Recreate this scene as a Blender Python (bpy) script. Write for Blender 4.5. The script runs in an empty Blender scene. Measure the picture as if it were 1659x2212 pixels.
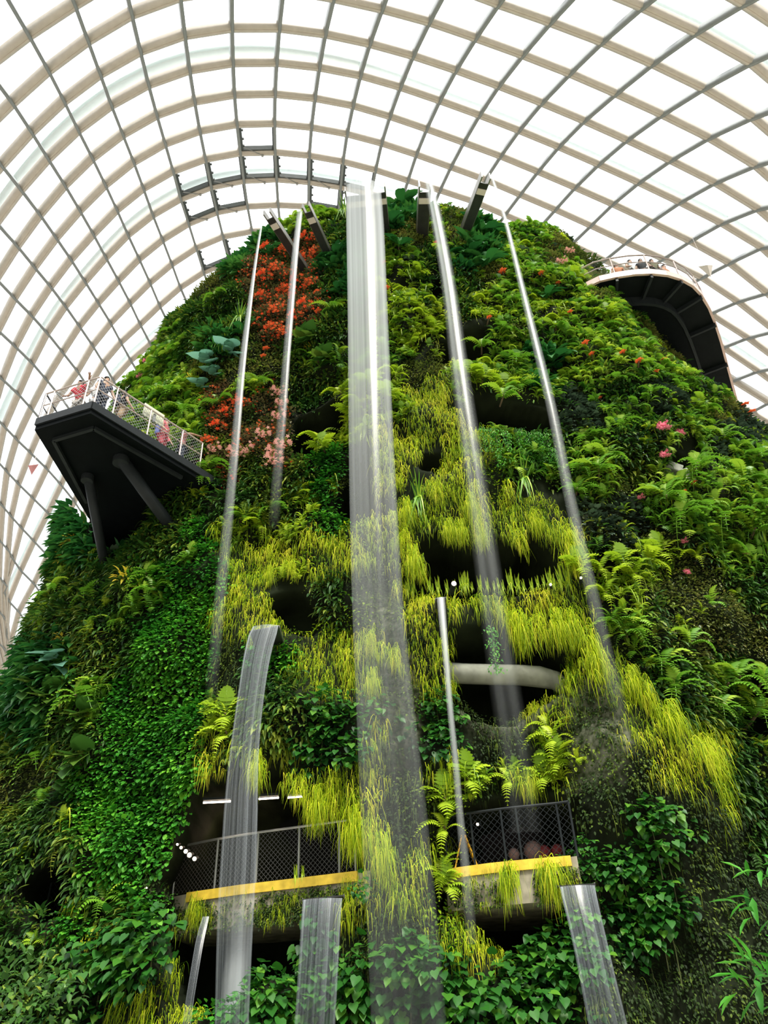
import bpy, bmesh, math, random
import numpy as np
from mathutils import Vector, Matrix
from mathutils.bvhtree import BVHTree

scene = bpy.context.scene
COL = scene.collection
rng = np.random.default_rng(7)
random.seed(7)

# ------------------------------------------------------------------ camera
IW, IH = 1659, 2212
FOC = 1661.0
PITCH, ROLL = math.radians(36.28), math.radians(-2.68)
EYE = np.array([0.0, 0.0, 1.7])
FW = np.array([0, math.cos(PITCH), math.sin(PITCH)])
R0 = np.array([1.0, 0, 0]); U0 = np.array([0, -math.sin(PITCH), math.cos(PITCH)])
RT = R0 * math.cos(ROLL) + U0 * math.sin(ROLL)
UP = -R0 * math.sin(ROLL) + U0 * math.cos(ROLL)
cam_d = bpy.data.cameras.new('camera'); cam = bpy.data.objects.new('camera', cam_d); COL.objects.link(cam)
cam_d.sensor_fit = 'HORIZONTAL'; cam_d.sensor_width = 36.0; cam_d.lens = 36.0 * FOC / IW
cam_d.clip_end = 500
M = Matrix.Identity(4)
for k in range(3):
    M[k][0], M[k][1], M[k][2], M[k][3] = RT[k], UP[k], -FW[k], EYE[k]
cam.matrix_world = M
scene.camera = cam

def ray(x, y):
    d = FW * FOC + RT * (x - IW / 2) + UP * (IH / 2 - y)
    return d / np.linalg.norm(d)
def aty(x, y, Y):
    d = ray(x, y); return EYE + d * (Y / d[1])
def atz(x, y, Z):
    d = ray(x, y); return EYE + d * ((Z - EYE[2]) / d[2])
def proj(P):
    v = np.asarray(P, float) - EYE; z = v @ FW
    z = np.where(np.abs(z) < .1, .1, z)
    return np.stack([IW / 2 + FOC * (v @ RT) / z, IH / 2 - FOC * (v @ UP) / z], -1), z

# ------------------------------------------------------------------ light
world = bpy.data.worlds.new('sky'); scene.world = world; world.use_nodes = True
nt = world.node_tree; nt.nodes.clear()
wo = nt.nodes.new('ShaderNodeOutputWorld'); bg = nt.nodes.new('ShaderNodeBackground')
tc = nt.nodes.new('ShaderNodeTexCoord'); sx = nt.nodes.new('ShaderNodeSeparateXYZ')
nt.links.new(tc.outputs['Generated'], sx.inputs[0])
def ramp(src, stops):
    r = nt.nodes.new('ShaderNodeValToRGB'); e = r.color_ramp.elements
    e[0].position, e[0].color = stops[0][0], (*stops[0][1], 1); e[1].position, e[1].color = stops[-1][0], (*stops[-1][1], 1)
    for s, c in stops[1:-1]:
        q = e.new(s); q.color = (*c, 1)
    nt.links.new(src, r.inputs[0]); return r.outputs[0]
# overcast sky: brightest overhead; low down behind the visitor stand trees and buildings, low in front is open water and haze
front = ramp(sx.outputs['Z'], [(0, (.10, .12, .10)), (.05, (.42, .44, .44)), (.45, (.50, .51, .52)), (1, (1, 1, 1))])
rear = ramp(sx.outputs['Z'], [(0, (.05, .06, .05)), (.22, (.07, .085, .06)), (.42, (.34, .35, .36)), (1, (1, 1, 1))])
my = nt.nodes.new('ShaderNodeMapRange'); my.inputs['From Min'].default_value = -.25; my.inputs['From Max'].default_value = .15
nt.links.new(sx.outputs['Y'], my.inputs['Value'])
mw = nt.nodes.new('ShaderNodeMix'); mw.data_type = 'RGBA'
nt.links.new(my.outputs[0], mw.inputs['Factor']); nt.links.new(rear, mw.inputs['A']); nt.links.new(front, mw.inputs['B'])
nt.links.new(mw.outputs['Result'], bg.inputs[0]); bg.inputs[1].default_value = 3.8
nt.links.new(bg.outputs[0], wo.inputs[0])

sun_d = bpy.data.lights.new('sun', 'SUN'); sun = bpy.data.objects.new('sun', sun_d); COL.objects.link(sun)
sun_d.energy = 5.0; sun_d.angle = math.radians(14); sun_d.color = (1, .96, .86)
sd = Vector((.20, -.50, .84)).normalized()
sun.rotation_euler = sd.to_track_quat('Z', 'Y').to_euler(); sun.location = (10, -25, 40)

vs = scene.view_settings
vs.view_transform = 'Standard'; vs.look = 'None'; vs.gamma = 1.0; vs.exposure = 0.0; vs.use_curve_mapping = False
cy = scene.cycles
cy.max_bounces = 6; cy.diffuse_bounces = 3; cy.glossy_bounces = 2; cy.transmission_bounces = 4
cy.transparent_max_bounces = 14; cy.caustics_reflective = False; cy.caustics_refractive = False
cy.sample_clamp_indirect = 6.0; cy.use_adaptive_sampling = False; cy.denoising_input_passes = 'RGB_ALBEDO'
try: cy.use_denoising = True
except Exception: pass

# ------------------------------------------------------------------ helpers
def build(name, V, Fc, mat=None, parent=None, tint=None, uv=None, smooth=False, mats=None, midx=None):
    """one mesh object from arrays; faces all of one vertex count"""
    V = np.asarray(V, np.float32); Fc = np.asarray(Fc, np.int32)
    me = bpy.data.meshes.new(name)
    me.vertices.add(len(V)); me.vertices.foreach_set('co', V.ravel())
    n, k = Fc.shape
    me.loops.add(n * k); me.loops.foreach_set('vertex_index', Fc.ravel())
    me.polygons.add(n)
    me.polygons.foreach_set('loop_start', np.arange(0, n * k, k, dtype=np.int32))
    if smooth: me.polygons.foreach_set('use_smooth', np.ones(n, bool))
    if mats:
        for m in mats: me.materials.append(m)
        me.polygons.foreach_set('material_index', np.asarray(midx, np.int32))
    elif mat: me.materials.append(mat)
    if tint is not None:
        a = me.attributes.new('tint', 'FLOAT', 'POINT'); a.data.foreach_set('value', np.asarray(tint, np.float32))
    if uv is not None:
        l = me.uv_layers.new(name='UVMap'); l.data.foreach_set('uv', np.asarray(uv, np.float32)[Fc.ravel()].ravel())
    me.update(calc_edges=True)
    o = bpy.data.objects.new(name, me); COL.objects.link(o)
    if parent: o.parent = parent
    return o

class MB:
    """collects polygons of mixed size for one mesh"""
    def __init__(s): s.v = []; s.f = []
    def add(s, V, F):
        b = len(s.v); s.v += [tuple(map(float, p)) for p in V]; s.f += [tuple(b + i for i in f) for f in F]; return s
    def box(s, c, size, rz=0.0, R=None):
        c = np.asarray(c, float); h = np.asarray(size, float) / 2
        P = np.array([[x, y, z] for x in (-1, 1) for y in (-1, 1) for z in (-1, 1)]) * h
        if R is None:
            R = np.array([[math.cos(rz), -math.sin(rz), 0], [math.sin(rz), math.cos(rz), 0], [0, 0, 1]])
        P = P @ np.asarray(R).T + c
        return s.add(P, [(0, 1, 3, 2), (4, 6, 7, 5), (0, 4, 5, 1), (2, 3, 7, 6), (0, 2, 6, 4), (1, 5, 7, 3)])
    def bar(s, a, b, w, d=None, up=(0, 0, 1)):
        """rectangular bar a->b, w across, d along up"""
        a = np.asarray(a, float); b = np.asarray(b, float); d = w if d is None else d
        t = b - a; L = np.linalg.norm(t); t /= max(L, 1e-9); up = np.asarray(up, float)
        x = np.cross(t, up)
        if np.linalg.norm(x) < 1e-4: x = np.cross(t, (1, 0, 0))
        x /= np.linalg.norm(x); u = np.cross(x, t)
        return s.box((a + b) / 2, (w, L, d), R=np.stack([x, t, u], 1))
    def tube(s, pts, r, n=8, cap=True):
        pts = [np.asarray(p, float) for p in pts]; rr = r if hasattr(r, '__len__') else [r] * len(pts)
        V = []; F = []
        prev = None
        for i, p in enumerate(pts):
            t = pts[min(i + 1, len(pts) - 1)] - pts[max(i - 1, 0)]; t /= max(np.linalg.norm(t), 1e-9)
            x = np.cross(t, (0, 0, 1)) if prev is None else prev - t * (prev @ t)
            if np.linalg.norm(x) < 1e-3: x = np.cross(t, (1, 0, 0))
            x /= np.linalg.norm(x); prev = x; y = np.cross(t, x)
            for k in range(n):
                a = 2 * math.pi * k / n; V.append(p + rr[i] * (x * math.cos(a) + y * math.sin(a)))
        for i in range(len(pts) - 1):
            for k in range(n):
                F.append((i * n + k, i * n + (k + 1) % n, (i + 1) * n + (k + 1) % n, (i + 1) * n + k))
        if cap: F += [tuple(range(n))[::-1], tuple(range((len(pts) - 1) * n, len(pts) * n))]
        return s.add(V, F)
    def sphere(s, c, r, n=10, m=7):
        c = np.asarray(c, float); r = np.asarray(r, float) * np.ones(3); V = [c + r * (0, 0, 1)]
        for i in range(1, m):
            for k in range(n):
                a = math.pi * i / m; b = 2 * math.pi * k / n
                V.append(c + r * np.array([math.sin(a) * math.cos(b), math.sin(a) * math.sin(b), math.cos(a)]))
        V.append(c - r * (0, 0, 1)); F = []
        for k in range(n):
            F.append((0, 1 + k, 1 + (k + 1) % n)); F.append((len(V) - 1, 1 + (m - 2) * n + (k + 1) % n, 1 + (m - 2) * n + k))
        for i in range(m - 2):
            for k in range(n):
                F.append((1 + i * n + k, 1 + (i + 1) * n + k, 1 + (i + 1) * n + (k + 1) % n, 1 + i * n + (k + 1) % n))
        return s.add(V, F)
    def prism(s, poly, z0, z1):
        n = len(poly); V = [(p[0], p[1], z0) for p in poly] + [(p[0], p[1], z1) for p in poly]
        F = [tuple(range(n))[::-1], tuple(range(n, 2 * n))] + [(i, (i + 1) % n, n + (i + 1) % n, n + i) for i in range(n)]
        return s.add(V, F)
    def build(s, name, mat, parent=None, smooth=False, bevel=0):
        me = bpy.data.meshes.new(name); me.from_pydata(s.v, [], s.f); me.materials.append(mat)
        if smooth: me.polygons.foreach_set('use_smooth', [True] * len(me.polygons))
        me.update(); o = bpy.data.objects.new(name, me); COL.objects.link(o)
        if parent: o.parent = parent
        if bevel:
            m = o.modifiers.new('bevel', 'BEVEL'); m.width = bevel; m.segments = 2; m.limit_method = 'ANGLE'
        return o

def tag(o, label=None, cat=None, group=None, kind=None):
    if label: o['label'] = label
    if cat: o['category'] = cat
    if group: o['group'] = group
    if kind: o['kind'] = kind
    return o
def empty(name, loc=(0, 0, 0)):
    o = bpy.data.objects.new(name, None); COL.objects.link(o); o.location = loc; o.empty_display_size = .2; return o
def keep(o, root):
    """parent keeping a world-space mesh where it is"""
    o.parent = root; o.matrix_parent_inverse = Matrix.Translation(-Vector(root.location)); return o

# ------------------------------------------------------------------ materials
def mat(name, col, rough=.6, metal=0.0, var=.15, scale=3.0, spec=.3, emit=None, es=0):
    m = bpy.data.materials.new(name); m.use_nodes = True; t = m.node_tree; b = t.nodes['Principled BSDF']
    b.inputs['Roughness'].default_value = rough; b.inputs['Metallic'].default_value = metal
    b.inputs['Specular IOR Level'].default_value = spec
    n = t.nodes.new('ShaderNodeTexNoise'); n.inputs['Scale'].default_value = scale; n.inputs['Detail'].default_value = 4
    c = t.nodes.new('ShaderNodeTexCoord'); t.links.new(c.outputs['Object'], n.inputs['Vector'])
    r = t.nodes.new('ShaderNodeValToRGB'); r.color_ramp.elements[0].position = .3; r.color_ramp.elements[1].position = .7
    r.color_ramp.elements[0].color = [x * (1 - var) for x in col] + [1]
    r.color_ramp.elements[1].color = [min(1, x * (1 + var)) for x in col] + [1]
    t.links.new(n.outputs['Fac'], r.inputs[0]); t.links.new(r.outputs[0], b.inputs['Base Color'])
    if emit: b.inputs['Emission Color'].default_value = (*emit, 1); b.inputs['Emission Strength'].default_value = es
    return m
def leafmat(name, cols, trans=.3, rough=.42, spec=.35):
    """foliage: natural leaf-to-leaf colour from the 'tint' attribute, light passing through the blade"""
    m = bpy.data.materials.new(name); m.use_nodes = True; t = m.node_tree; b = t.nodes['Principled BSDF']
    a = t.nodes.new('ShaderNodeAttribute'); a.attribute_name = 'tint'
    r = t.nodes.new('ShaderNodeValToRGB'); el = r.color_ramp.elements
    el[0].position = 0; el[0].color = (*cols[0], 1); el[1].position = 1; el[1].color = (*cols[-1], 1)
    for k, c in enumerate(cols[1:-1]):
        q = el.new((k + 1) / (len(cols) - 1)); q.color = (*c, 1)
    t.links.new(a.outputs['Fac'], r.inputs[0]); t.links.new(r.outputs[0], b.inputs['Base Color'])
    b.inputs['Roughness'].default_value = rough; b.inputs['Specular IOR Level'].default_value = spec
    tr = t.nodes.new('ShaderNodeBsdfTranslucent'); t.links.new(r.outputs[0], tr.inputs[0])
    mx = t.nodes.new('ShaderNodeMixShader'); mx.inputs[0].default_value = trans
    t.links.new(b.outputs[0], mx.inputs[1]); t.links.new(tr.outputs[0], mx.inputs[2])
    t.links.new(mx.outputs[0], t.nodes['Material Output'].inputs['Surface'])
    return m
M_arch = mat('beige_painted_steel', (.68, .61, .54), .5, .0, .05)
M_rib = mat('grey_painted_steel', (.31, .325, .325), .45, .0, .06)
M_vent = mat('dark_aluminium', (.12, .13, .13), .4, .3, .1)
M_ext = leafmat('white_outer_strip', [(.82, .88, .88), (.86, .91, .91)], .55, .6, .2)
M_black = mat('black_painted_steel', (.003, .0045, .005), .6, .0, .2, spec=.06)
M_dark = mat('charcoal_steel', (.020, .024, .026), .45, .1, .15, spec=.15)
M_rail = mat('pale_steel_rail', (.62, .52, .48), .35, .4, .05)
M_grey = mat('galvanised_steel', (.36, .36, .35), .35, .6, .1)
M_mesh = mat('steel_mesh', (.07, .07, .068), .5, .1, .1)
M_conc = mat('weathered_concrete', (.30, .27, .20), .85, 0, .45, 2.5)
M_concg = mat('grey_concrete', (.36, .37, .31), .85, 0, .3, 2.0)
M_yellow = mat('yellow_edge_paint', (.72, .50, .05), .6, 0, .22, 5.0)
M_copper = mat('rose_coloured_fascia', (.72, .52, .46), .4, .3, .05)
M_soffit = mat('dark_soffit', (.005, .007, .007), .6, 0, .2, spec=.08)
M_spout = mat('brushed_steel_spout', (.26, .25, .23), .35, .7, .15)
M_spoutd = mat('dark_spout_channel', (.05, .05, .05), .4, .5, .15)
M_paper = mat('cream_notice_board', (.70, .72, .55), .6, 0, .03)
M_lamp = mat('lit_tube', (1, .9, .8), .5, 0, 0, emit=(1, .78, .58), es=14)
M_spot = mat('lit_spot', (1, .95, .85), .5, 0, 0, emit=(1, .80, .52), es=22)
def glassmat(name, tint=(.97, .985, .985), refl=.06):
    m = bpy.data.materials.new(name); m.use_nodes = True; t = m.node_tree; t.nodes.remove(t.nodes['Principled BSDF'])
    tr = t.nodes.new('ShaderNodeBsdfTransparent'); tr.inputs[0].default_value = (*tint, 1)
    g = t.nodes.new('ShaderNodeBsdfGlossy'); g.inputs['Roughness'].default_value = .05
    fr = t.nodes.new('ShaderNodeFresnel'); fr.inputs[0].default_value = 1.3
    mx = t.nodes.new('ShaderNodeMixShader')
    mu = t.nodes.new('ShaderNodeMath'); mu.operation = 'MULTIPLY'; mu.inputs[1].default_value = .35
    t.links.new(fr.outputs[0], mu.inputs[0]); t.links.new(mu.outputs[0], mx.inputs[0])
    t.links.new(tr.outputs[0], mx.inputs[1]); t.links.new(g.outputs[0], mx.inputs[2])
    t.links.new(mx.outputs[0], t.nodes['Material Output'].inputs['Surface'])
    return m
M_glass = glassmat('roof_glass'); M_glass2 = glassmat('balustrade_glass', (.93, .95, .94))
NODES = {
 -3: "7,1392,5 8,1512,52 9,1642,112",
 -2: "-4,60,70 -3,160,3 5,1072,2 6,1189,40 7,1302,82 8,1412,127 9,1527,180 10,1645,230",
 -1: "-5,28,217 -4,100,142 -3,183,75 -2,278,15 3,823,8 4,926,37 5,1027,72 6,1130,110 7,1235,150 8,1335,195 9,1435,237 10,1537,285 11,1652,335",
 0: "-6,2.5,352 -5,64,276 -4,133,206 -3,211,148 -2,296,95 -1,394,61 0,497,47 1,600,48 2,700,62 3,797,84 4,890,111 5,984,143 6,1076,178 7,1171,216 8,1262,253 9,1356,295 10,1452,338 11,1551,383 12,1652,430",
 1: "-6,40,400 -5,98,333 -4,163,270 -3,233,215 -2,314,170 -1,404,137 0,500,122 1,595,123 2,689,135 3,777,152 4,864,179 5,948,210 6,1036,242 7,1121,276 8,1208,311 9,1295,350 10,1382,387 11,1473,430 12,1567,472 13,1655,510",
 2: "-7,35,525 -6,85,457 -5,137,392 -4,195,330 -3,260,280 -2,332,235 -1,416,205 0,502,191 1,592,191 2,680,202 3,762,218 4,841,245 5,920,274 6,1002,304 7,1082,332 8,1164,367 9,1244,400 10,1326,435 11,1410,472 12,1495,515 13,1582,557",
 3: "-8,25,638 -7,72,572 -6,118,508 -5,170,448 -4,224,392 -3,284,338 -2,352,298 -1,426,270 0,509,255 1,591,255 2,672,265 3,750,280 4,822,300 5,900,325 6,975,356 8,1125,417 9,1202,450 10,1280,485 11,1357,522 12,1435,555 13,1525,595 14,1600,637",
 4: "-9,27,742 -8,65,675 -7,107,612 -6,150,552 -5,200,500 -4,248,443 -3,305,395 -2,370,356 -1,440,330 0,517,318 1,592,318 2,667,328 3,740,342 4,812,360 5,882,387 10,1237,525 11,1308,558 14,1534,679 15,1623,718",
 5: "-9,69,780 -8,97,710 -7,139,655 -6,182,605 -5,226,550 -4,272,500 -3,325,457 -2,385,422 -1,452,395 0,525,380 1,597,378 2,667,385 3,737,398 15,1568,750 16,1642,790",
 6: "-11,27,944 -10,67,878 -9,96,814 -8,135,758 -7,170,700 -6,210,650 -5,255,602 -4,297,552 -3,348,510 -2,404,472 -1,465,447 0,532,436 1,600,437 16,1589,825 17,1658,858",
 7: "-12,29,1039 -11,64,973 -8,170,801 -6,240,695 -5,280,650 -4,322,605 -3,369,565 -2,421,527 -1,478,500 0,545,492 17,1632,892",
 8: "-13,37,1133 -12,67,1074 -11,105,1010 -5,302,700 -4,342,657 -3,385,615 -2,435,580 -1,494,555",
 9: "-15,3,1292 -14,37,1229 -13,69,1165 -12,105,1106 -11,132,1045",
 10: "-16,10,1388 -15,37,1315 -14,79,1260 -13,105,1199 -12,135,1140 -11,165,1084",
}
# ------------------------------------------------------------------ glass roof: a grid shell on a great ellipsoid
QC = np.array([-4.19, 46.93, -21.01]); QR = np.array([52.4, 69.01, 76.8]); QA = .47
QM = np.array([[math.cos(QA), math.sin(QA), 0], [-math.sin(QA), math.cos(QA), 0], [0, 0, 1]])
def on_shell_ray(d):
    o = (QM @ (EYE - QC)) / QR; d2 = (d @ QM.T) / QR
    a = (d2 * d2).sum(-1); b = d2 @ o; c = o @ o - 1
    t = (-b + np.sqrt(b * b - a * c)) / a
    return EYE + d * t[..., None]
def on_shell(P):
    v = ((P - QC) @ QM.T) / QR; v = v / np.linalg.norm(v, axis=-1, keepdims=True)
    return (v * QR) @ QM + QC
def shell_n(P):
    v = (((P - QC) @ QM.T) / QR ** 2) @ QM
    return v / np.linalg.norm(v, axis=-1, keepdims=True)
KN = []; PN = []
for i, s in NODES.items():
    for w in s.split():
        j, x, y = w.split(','); KN.append((i, int(j))); PN.append((float(x), float(y)))
KN = np.array(KN, float); PN = np.array(PN)
P3 = on_shell_ray(np.array([ray(*p) for p in PN]))
def basis(i, j, d=3):
    i = np.asarray(i) / 8.; j = np.asarray(j) / 12.
    return np.stack([i ** a * j ** b for a in range(d + 1) for b in range(d + 1 - a)], -1)
CF = np.linalg.lstsq(basis(KN[:, 0], KN[:, 1]), P3, rcond=None)[0]
RES = P3 - basis(KN[:, 0], KN[:, 1]) @ CF
def shell_pt(i, j):
    i = np.atleast_1d(np.asarray(i, float)); j = np.atleast_1d(np.asarray(j, float))
    P = basis(i, j) @ CF
    d2 = (i[:, None] - KN[:, 0]) ** 2 + (j[:, None] - KN[:, 1]) ** 2
    w = np.exp(-d2 / (2 * .62 ** 2)); w2 = np.exp(-d2 / (2 * 2.2 ** 2)) * .02 + 1e-12
    w = w + w2
    P = P + (w @ RES) / w.sum(1, keepdims=True) * np.minimum(1, np.exp(-(d2.min(1) - 4) / 30))[:, None]
    return on_shell(P)
I0, I1, J0, J1 = -7, 13, -19, 23
GI, GJ = np.meshgrid(np.arange(I0, I1 + 1), np.arange(J0, J1 + 1), indexing='ij')
GP = shell_pt(GI.ravel(), GJ.ravel()).reshape(GI.shape + (3,))
GPX, GZ = proj(GP)
ok = (GZ > 5) & (GPX[..., 0] > -600) & (GPX[..., 0] < 2450) & (GPX[..., 1] > -600) & (GPX[..., 1] < 1700) & (GP[..., 2] > 3)
GN = shell_n(GP)
QF = []
for a in range(I1 - I0):
    for b in range(J1 - J0):
        if ok[a, b] and ok[a + 1, b] and ok[a, b + 1] and ok[a + 1, b + 1]:
            n = J1 - J0 + 1; QF.append((a * n + b, a * n + b + 1, (a + 1) * n + b + 1, (a + 1) * n + b))
roof = build('ceiling', (GP + GN * .03).reshape(-1, 3), QF, M_glass)
tag(roof, 'curved glass roof of the dome on a grid of beige beams', 'roof', kind='structure')
def sweep(name, P, N, w, d0, d1, m, parent, flange=None):
    """box section along P: w wide, from depth d0 to d1 under the glass"""
    T = np.gradient(P, axis=0); T /= np.linalg.norm(T, axis=1, keepdims=True)
    S = np.cross(T, N); S /= np.linalg.norm(S, axis=1, keepdims=True)
    R = np.stack([P - N * d0 - S * w / 2, P - N * d0 + S * w / 2, P - N * d1 + S * w / 2, P - N * d1 - S * w / 2], 1)
    V = R.reshape(-1, 3); F = []
    for k in range(len(P) - 1):
        for c in range(4): F.append((k * 4 + c, k * 4 + (c + 1) % 4, k * 4 + 4 + (c + 1) % 4, k * 4 + 4 + c))
    F.append((0, 1, 2, 3)); e = (len(P) - 1) * 4; F.append((e, e + 3, e + 2, e + 1))
    return build(name, V, F, m, parent)
def runs(mask):
    out = []; s = None
    for k, v in enumerate(list(mask) + [False]):
        if v and s is None: s = k
        if not v and s is not None:
            if k - s >= 2: out.append((s, k))
            s = None
    return out
for a in range(I1 - I0 + 1):
    for s, e in runs(ok[a]):
        sweep('arch_beam', GP[a, s:e], GN[a, s:e], .36, .02, .46, M_arch, roof)
        fl = sweep('arch_flange', GP[a, s:e], GN[a, s:e], .14, .46, .52, M_arch, roof)
for b in range(J1 - J0 + 1):
    for s, e in runs(ok[:, b]):
        sweep('roof_rib', GP[s:e, b], GN[s:e, b], .16, .0, .54, M_rib, roof)
# strips of retractable shade cloth carried above the glass in arching lines
for i in (-2.5, 1.5, 5.5, 9.5):
    jj = np.arange(J0, J1 + .01, .5); P = shell_pt(jj * 0 + i, jj); px, z = proj(P)
    k = (z > 5) & (px[:, 0] > -400) & (px[:, 0] < 2060) & (px[:, 1] > -400) & (px[:, 1] < 1650) & (P[:, 2] > 4)
    for s, e in runs(k):
        o = sweep('outer_strip', P[s:e], shell_n(P[s:e]), .8, -1.5, -1.3, M_ext, None)
        tag(o, {-2.5: 'pale outer strip seen through the glass nearest overhead', 1.5: 'pale outer strip seen through the glass halfway up the dome',
                5.5: 'pale outer strip seen through the glass just above the waterfall spouts', 9.5: 'pale outer strip low behind the planted mountain'}[i],
            'arch', 'outer arches', 'structure')
floor = MB().box((0, 10, -.1), (160, 160, .2)).build('floor', mat('stone_floor', (.30, .28, .24), .8, 0, .2)); tag(floor, 'stone floor of the dome', 'floor', kind='structure')
# opening vents with their push rods
def vent(i, j, lab):
    c = shell_pt([i, i, i + 1, i + 1], [j, j + 1, j, j + 1]); n = shell_n(c.mean(0)[None])[0]
    lerp = lambda u, v: (c[0] * (1 - u) * (1 - v) + c[2] * u * (1 - v) + c[1] * (1 - u) * v + c[3] * u * v) - n * .2
    root = empty('roof_vent', c.mean(0)); tag(root, lab, 'vent', 'opening roof vents')
    f = MB()
    A, B, Cc, D = lerp(.10, .06), lerp(.10, .95), lerp(.92, .06), lerp(.92, .95)
    f.bar(A, Cc, .22, .30, n); f.bar(Cc, D, .22, .30, n); f.bar(A, B, .05, .12, n); f.bar(B, D, .05, .12, n)
    keep(f.build('frame', M_vent), root)
    r = MB(); a = lerp(.80, .12) - n * .1; b = lerp(1.0, .62) - n * .35
    r.tube([a, b], .025, 6); keep(r.build('push_rod', M_grey), root)
    h = MB(); h.box(b, (.14, .14, .2)); keep(h.build('bracket', M_grey), root)
    for t in (.25, .55, .8): keep(MB().box(lerp(t, .13), (.12, .12, .12)).build('hinge', M_vent), root)
for i, j, lab in [(3, 0, 'topmost dark framed roof vent, alone in its row above the spouts'),
                  (4, -2, 'dark framed roof vent at the left end of the upper row'), (4, -1, 'dark framed roof vent second from left in the upper row'),
                  (4, 0, 'dark framed roof vent third from left, below the topmost vent'), (4, 1, 'dark framed roof vent fourth from left in the upper row'),
                  (4, 2, 'dark framed roof vent fifth from left in the upper row'), (4, 3, 'dark framed roof vent at the right end, by the main fall'),
                  (5, -2, 'dark framed roof vent at the left end of the second row'), (5, -1, 'dark framed roof vent second from left in the second row'),
                  (5, 2, 'dark framed roof vent in the second row above the leafy summit'), (5, 3, 'dark framed roof vent half behind the main fall'),
                  (7, -2, 'dark framed roof vent low on the left, left one of its pair'), (7, -1, 'dark framed roof vent low on the left, touching the foliage')]:
    vent(i, j, lab)
# ------------------------------------------------------------------ noise
def vnoise(P, seed=0):
    P = np.asarray(P, float); i = np.floor(P).astype(np.int64); f = P - i; f = f * f * (3 - 2 * f)
    def h(a):
        n = (a[..., 0] * 73856093) ^ (a[..., 1] * 19349663) ^ (a[..., 2] * 83492791) ^ (seed * 2654435761)
        n = (n ^ (n >> 13)) * 1274126177 & 0xffffffff; n = n ^ (n >> 16)
        return (n & 0xffff) / 65535.0
    r = 0
    for dx in (0, 1):
        for dy in (0, 1):
            for dz in (0, 1):
                w = (f[..., 0] if dx else 1 - f[..., 0]) * (f[..., 1] if dy else 1 - f[..., 1]) * (f[..., 2] if dz else 1 - f[..., 2])
                r = r + w * h(i + np.array([dx, dy, dz]))
    return r * 2 - 1
# ------------------------------------------------------------------ the planted mountain
PROF = np.array([[0, -15.0, 17.5, 17.0], [5, -14.2, 17.5, 17.6], [10, -13.0, 17.5, 17.9], [15, -12.3, 17, 18.2], [20, -12.1, 16, 18.5],
                 [25, -11.2, 13.7, 19], [30, -9.9, 12.1, 19.6], [33, -8.6, 10.8, 20.2], [34.6, -7.2, 9.4, 21.0], [35.6, -4.5, 6.5, 22.5], [36.0, -.5, 2, 25]])
YC = 26.0
def surf(z, th, n=2.35):
    xl = np.interp(z, PROF[:, 0], PROF[:, 1]); xr = np.interp(z, PROF[:, 0], PROF[:, 2]); yf = np.interp(z, PROF[:, 0], PROF[:, 3])
    cx = (xl + xr) / 2; hw = (xr - xl) / 2; hd = YC - yf; c = np.cos(th); s = np.sin(th)
    return np.stack([cx + hw * np.sign(c) * abs(c) ** (2 / n), YC + hd * np.sign(s) * abs(s) ** (2 / n), z + 0 * th], -1)
def pip(P, poly):
    """signed distance in px, positive inside"""
    poly = np.asarray(poly, float); inside = np.zeros(P.shape[:-1], bool); dist = np.full(P.shape[:-1], 1e9)
    x, y = P[..., 0], P[..., 1]
    for a, b in zip(poly, np.roll(poly, -1, 0)):
        c = ((a[1] > y) != (b[1] > y)) & (x < (b[0] - a[0]) * (y - a[1]) / (b[1] - a[1] + 1e-9) + a[0]); inside ^= c
        d = b - a; t = np.clip(((x - a[0]) * d[0] + (y - a[1]) * d[1]) / (d @ d), 0, 1)
        dist = np.minimum(dist, np.hypot(x - a[0] - t * d[0], y - a[1] - t * d[1]))
    return np.where(inside, dist, -dist)
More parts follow.
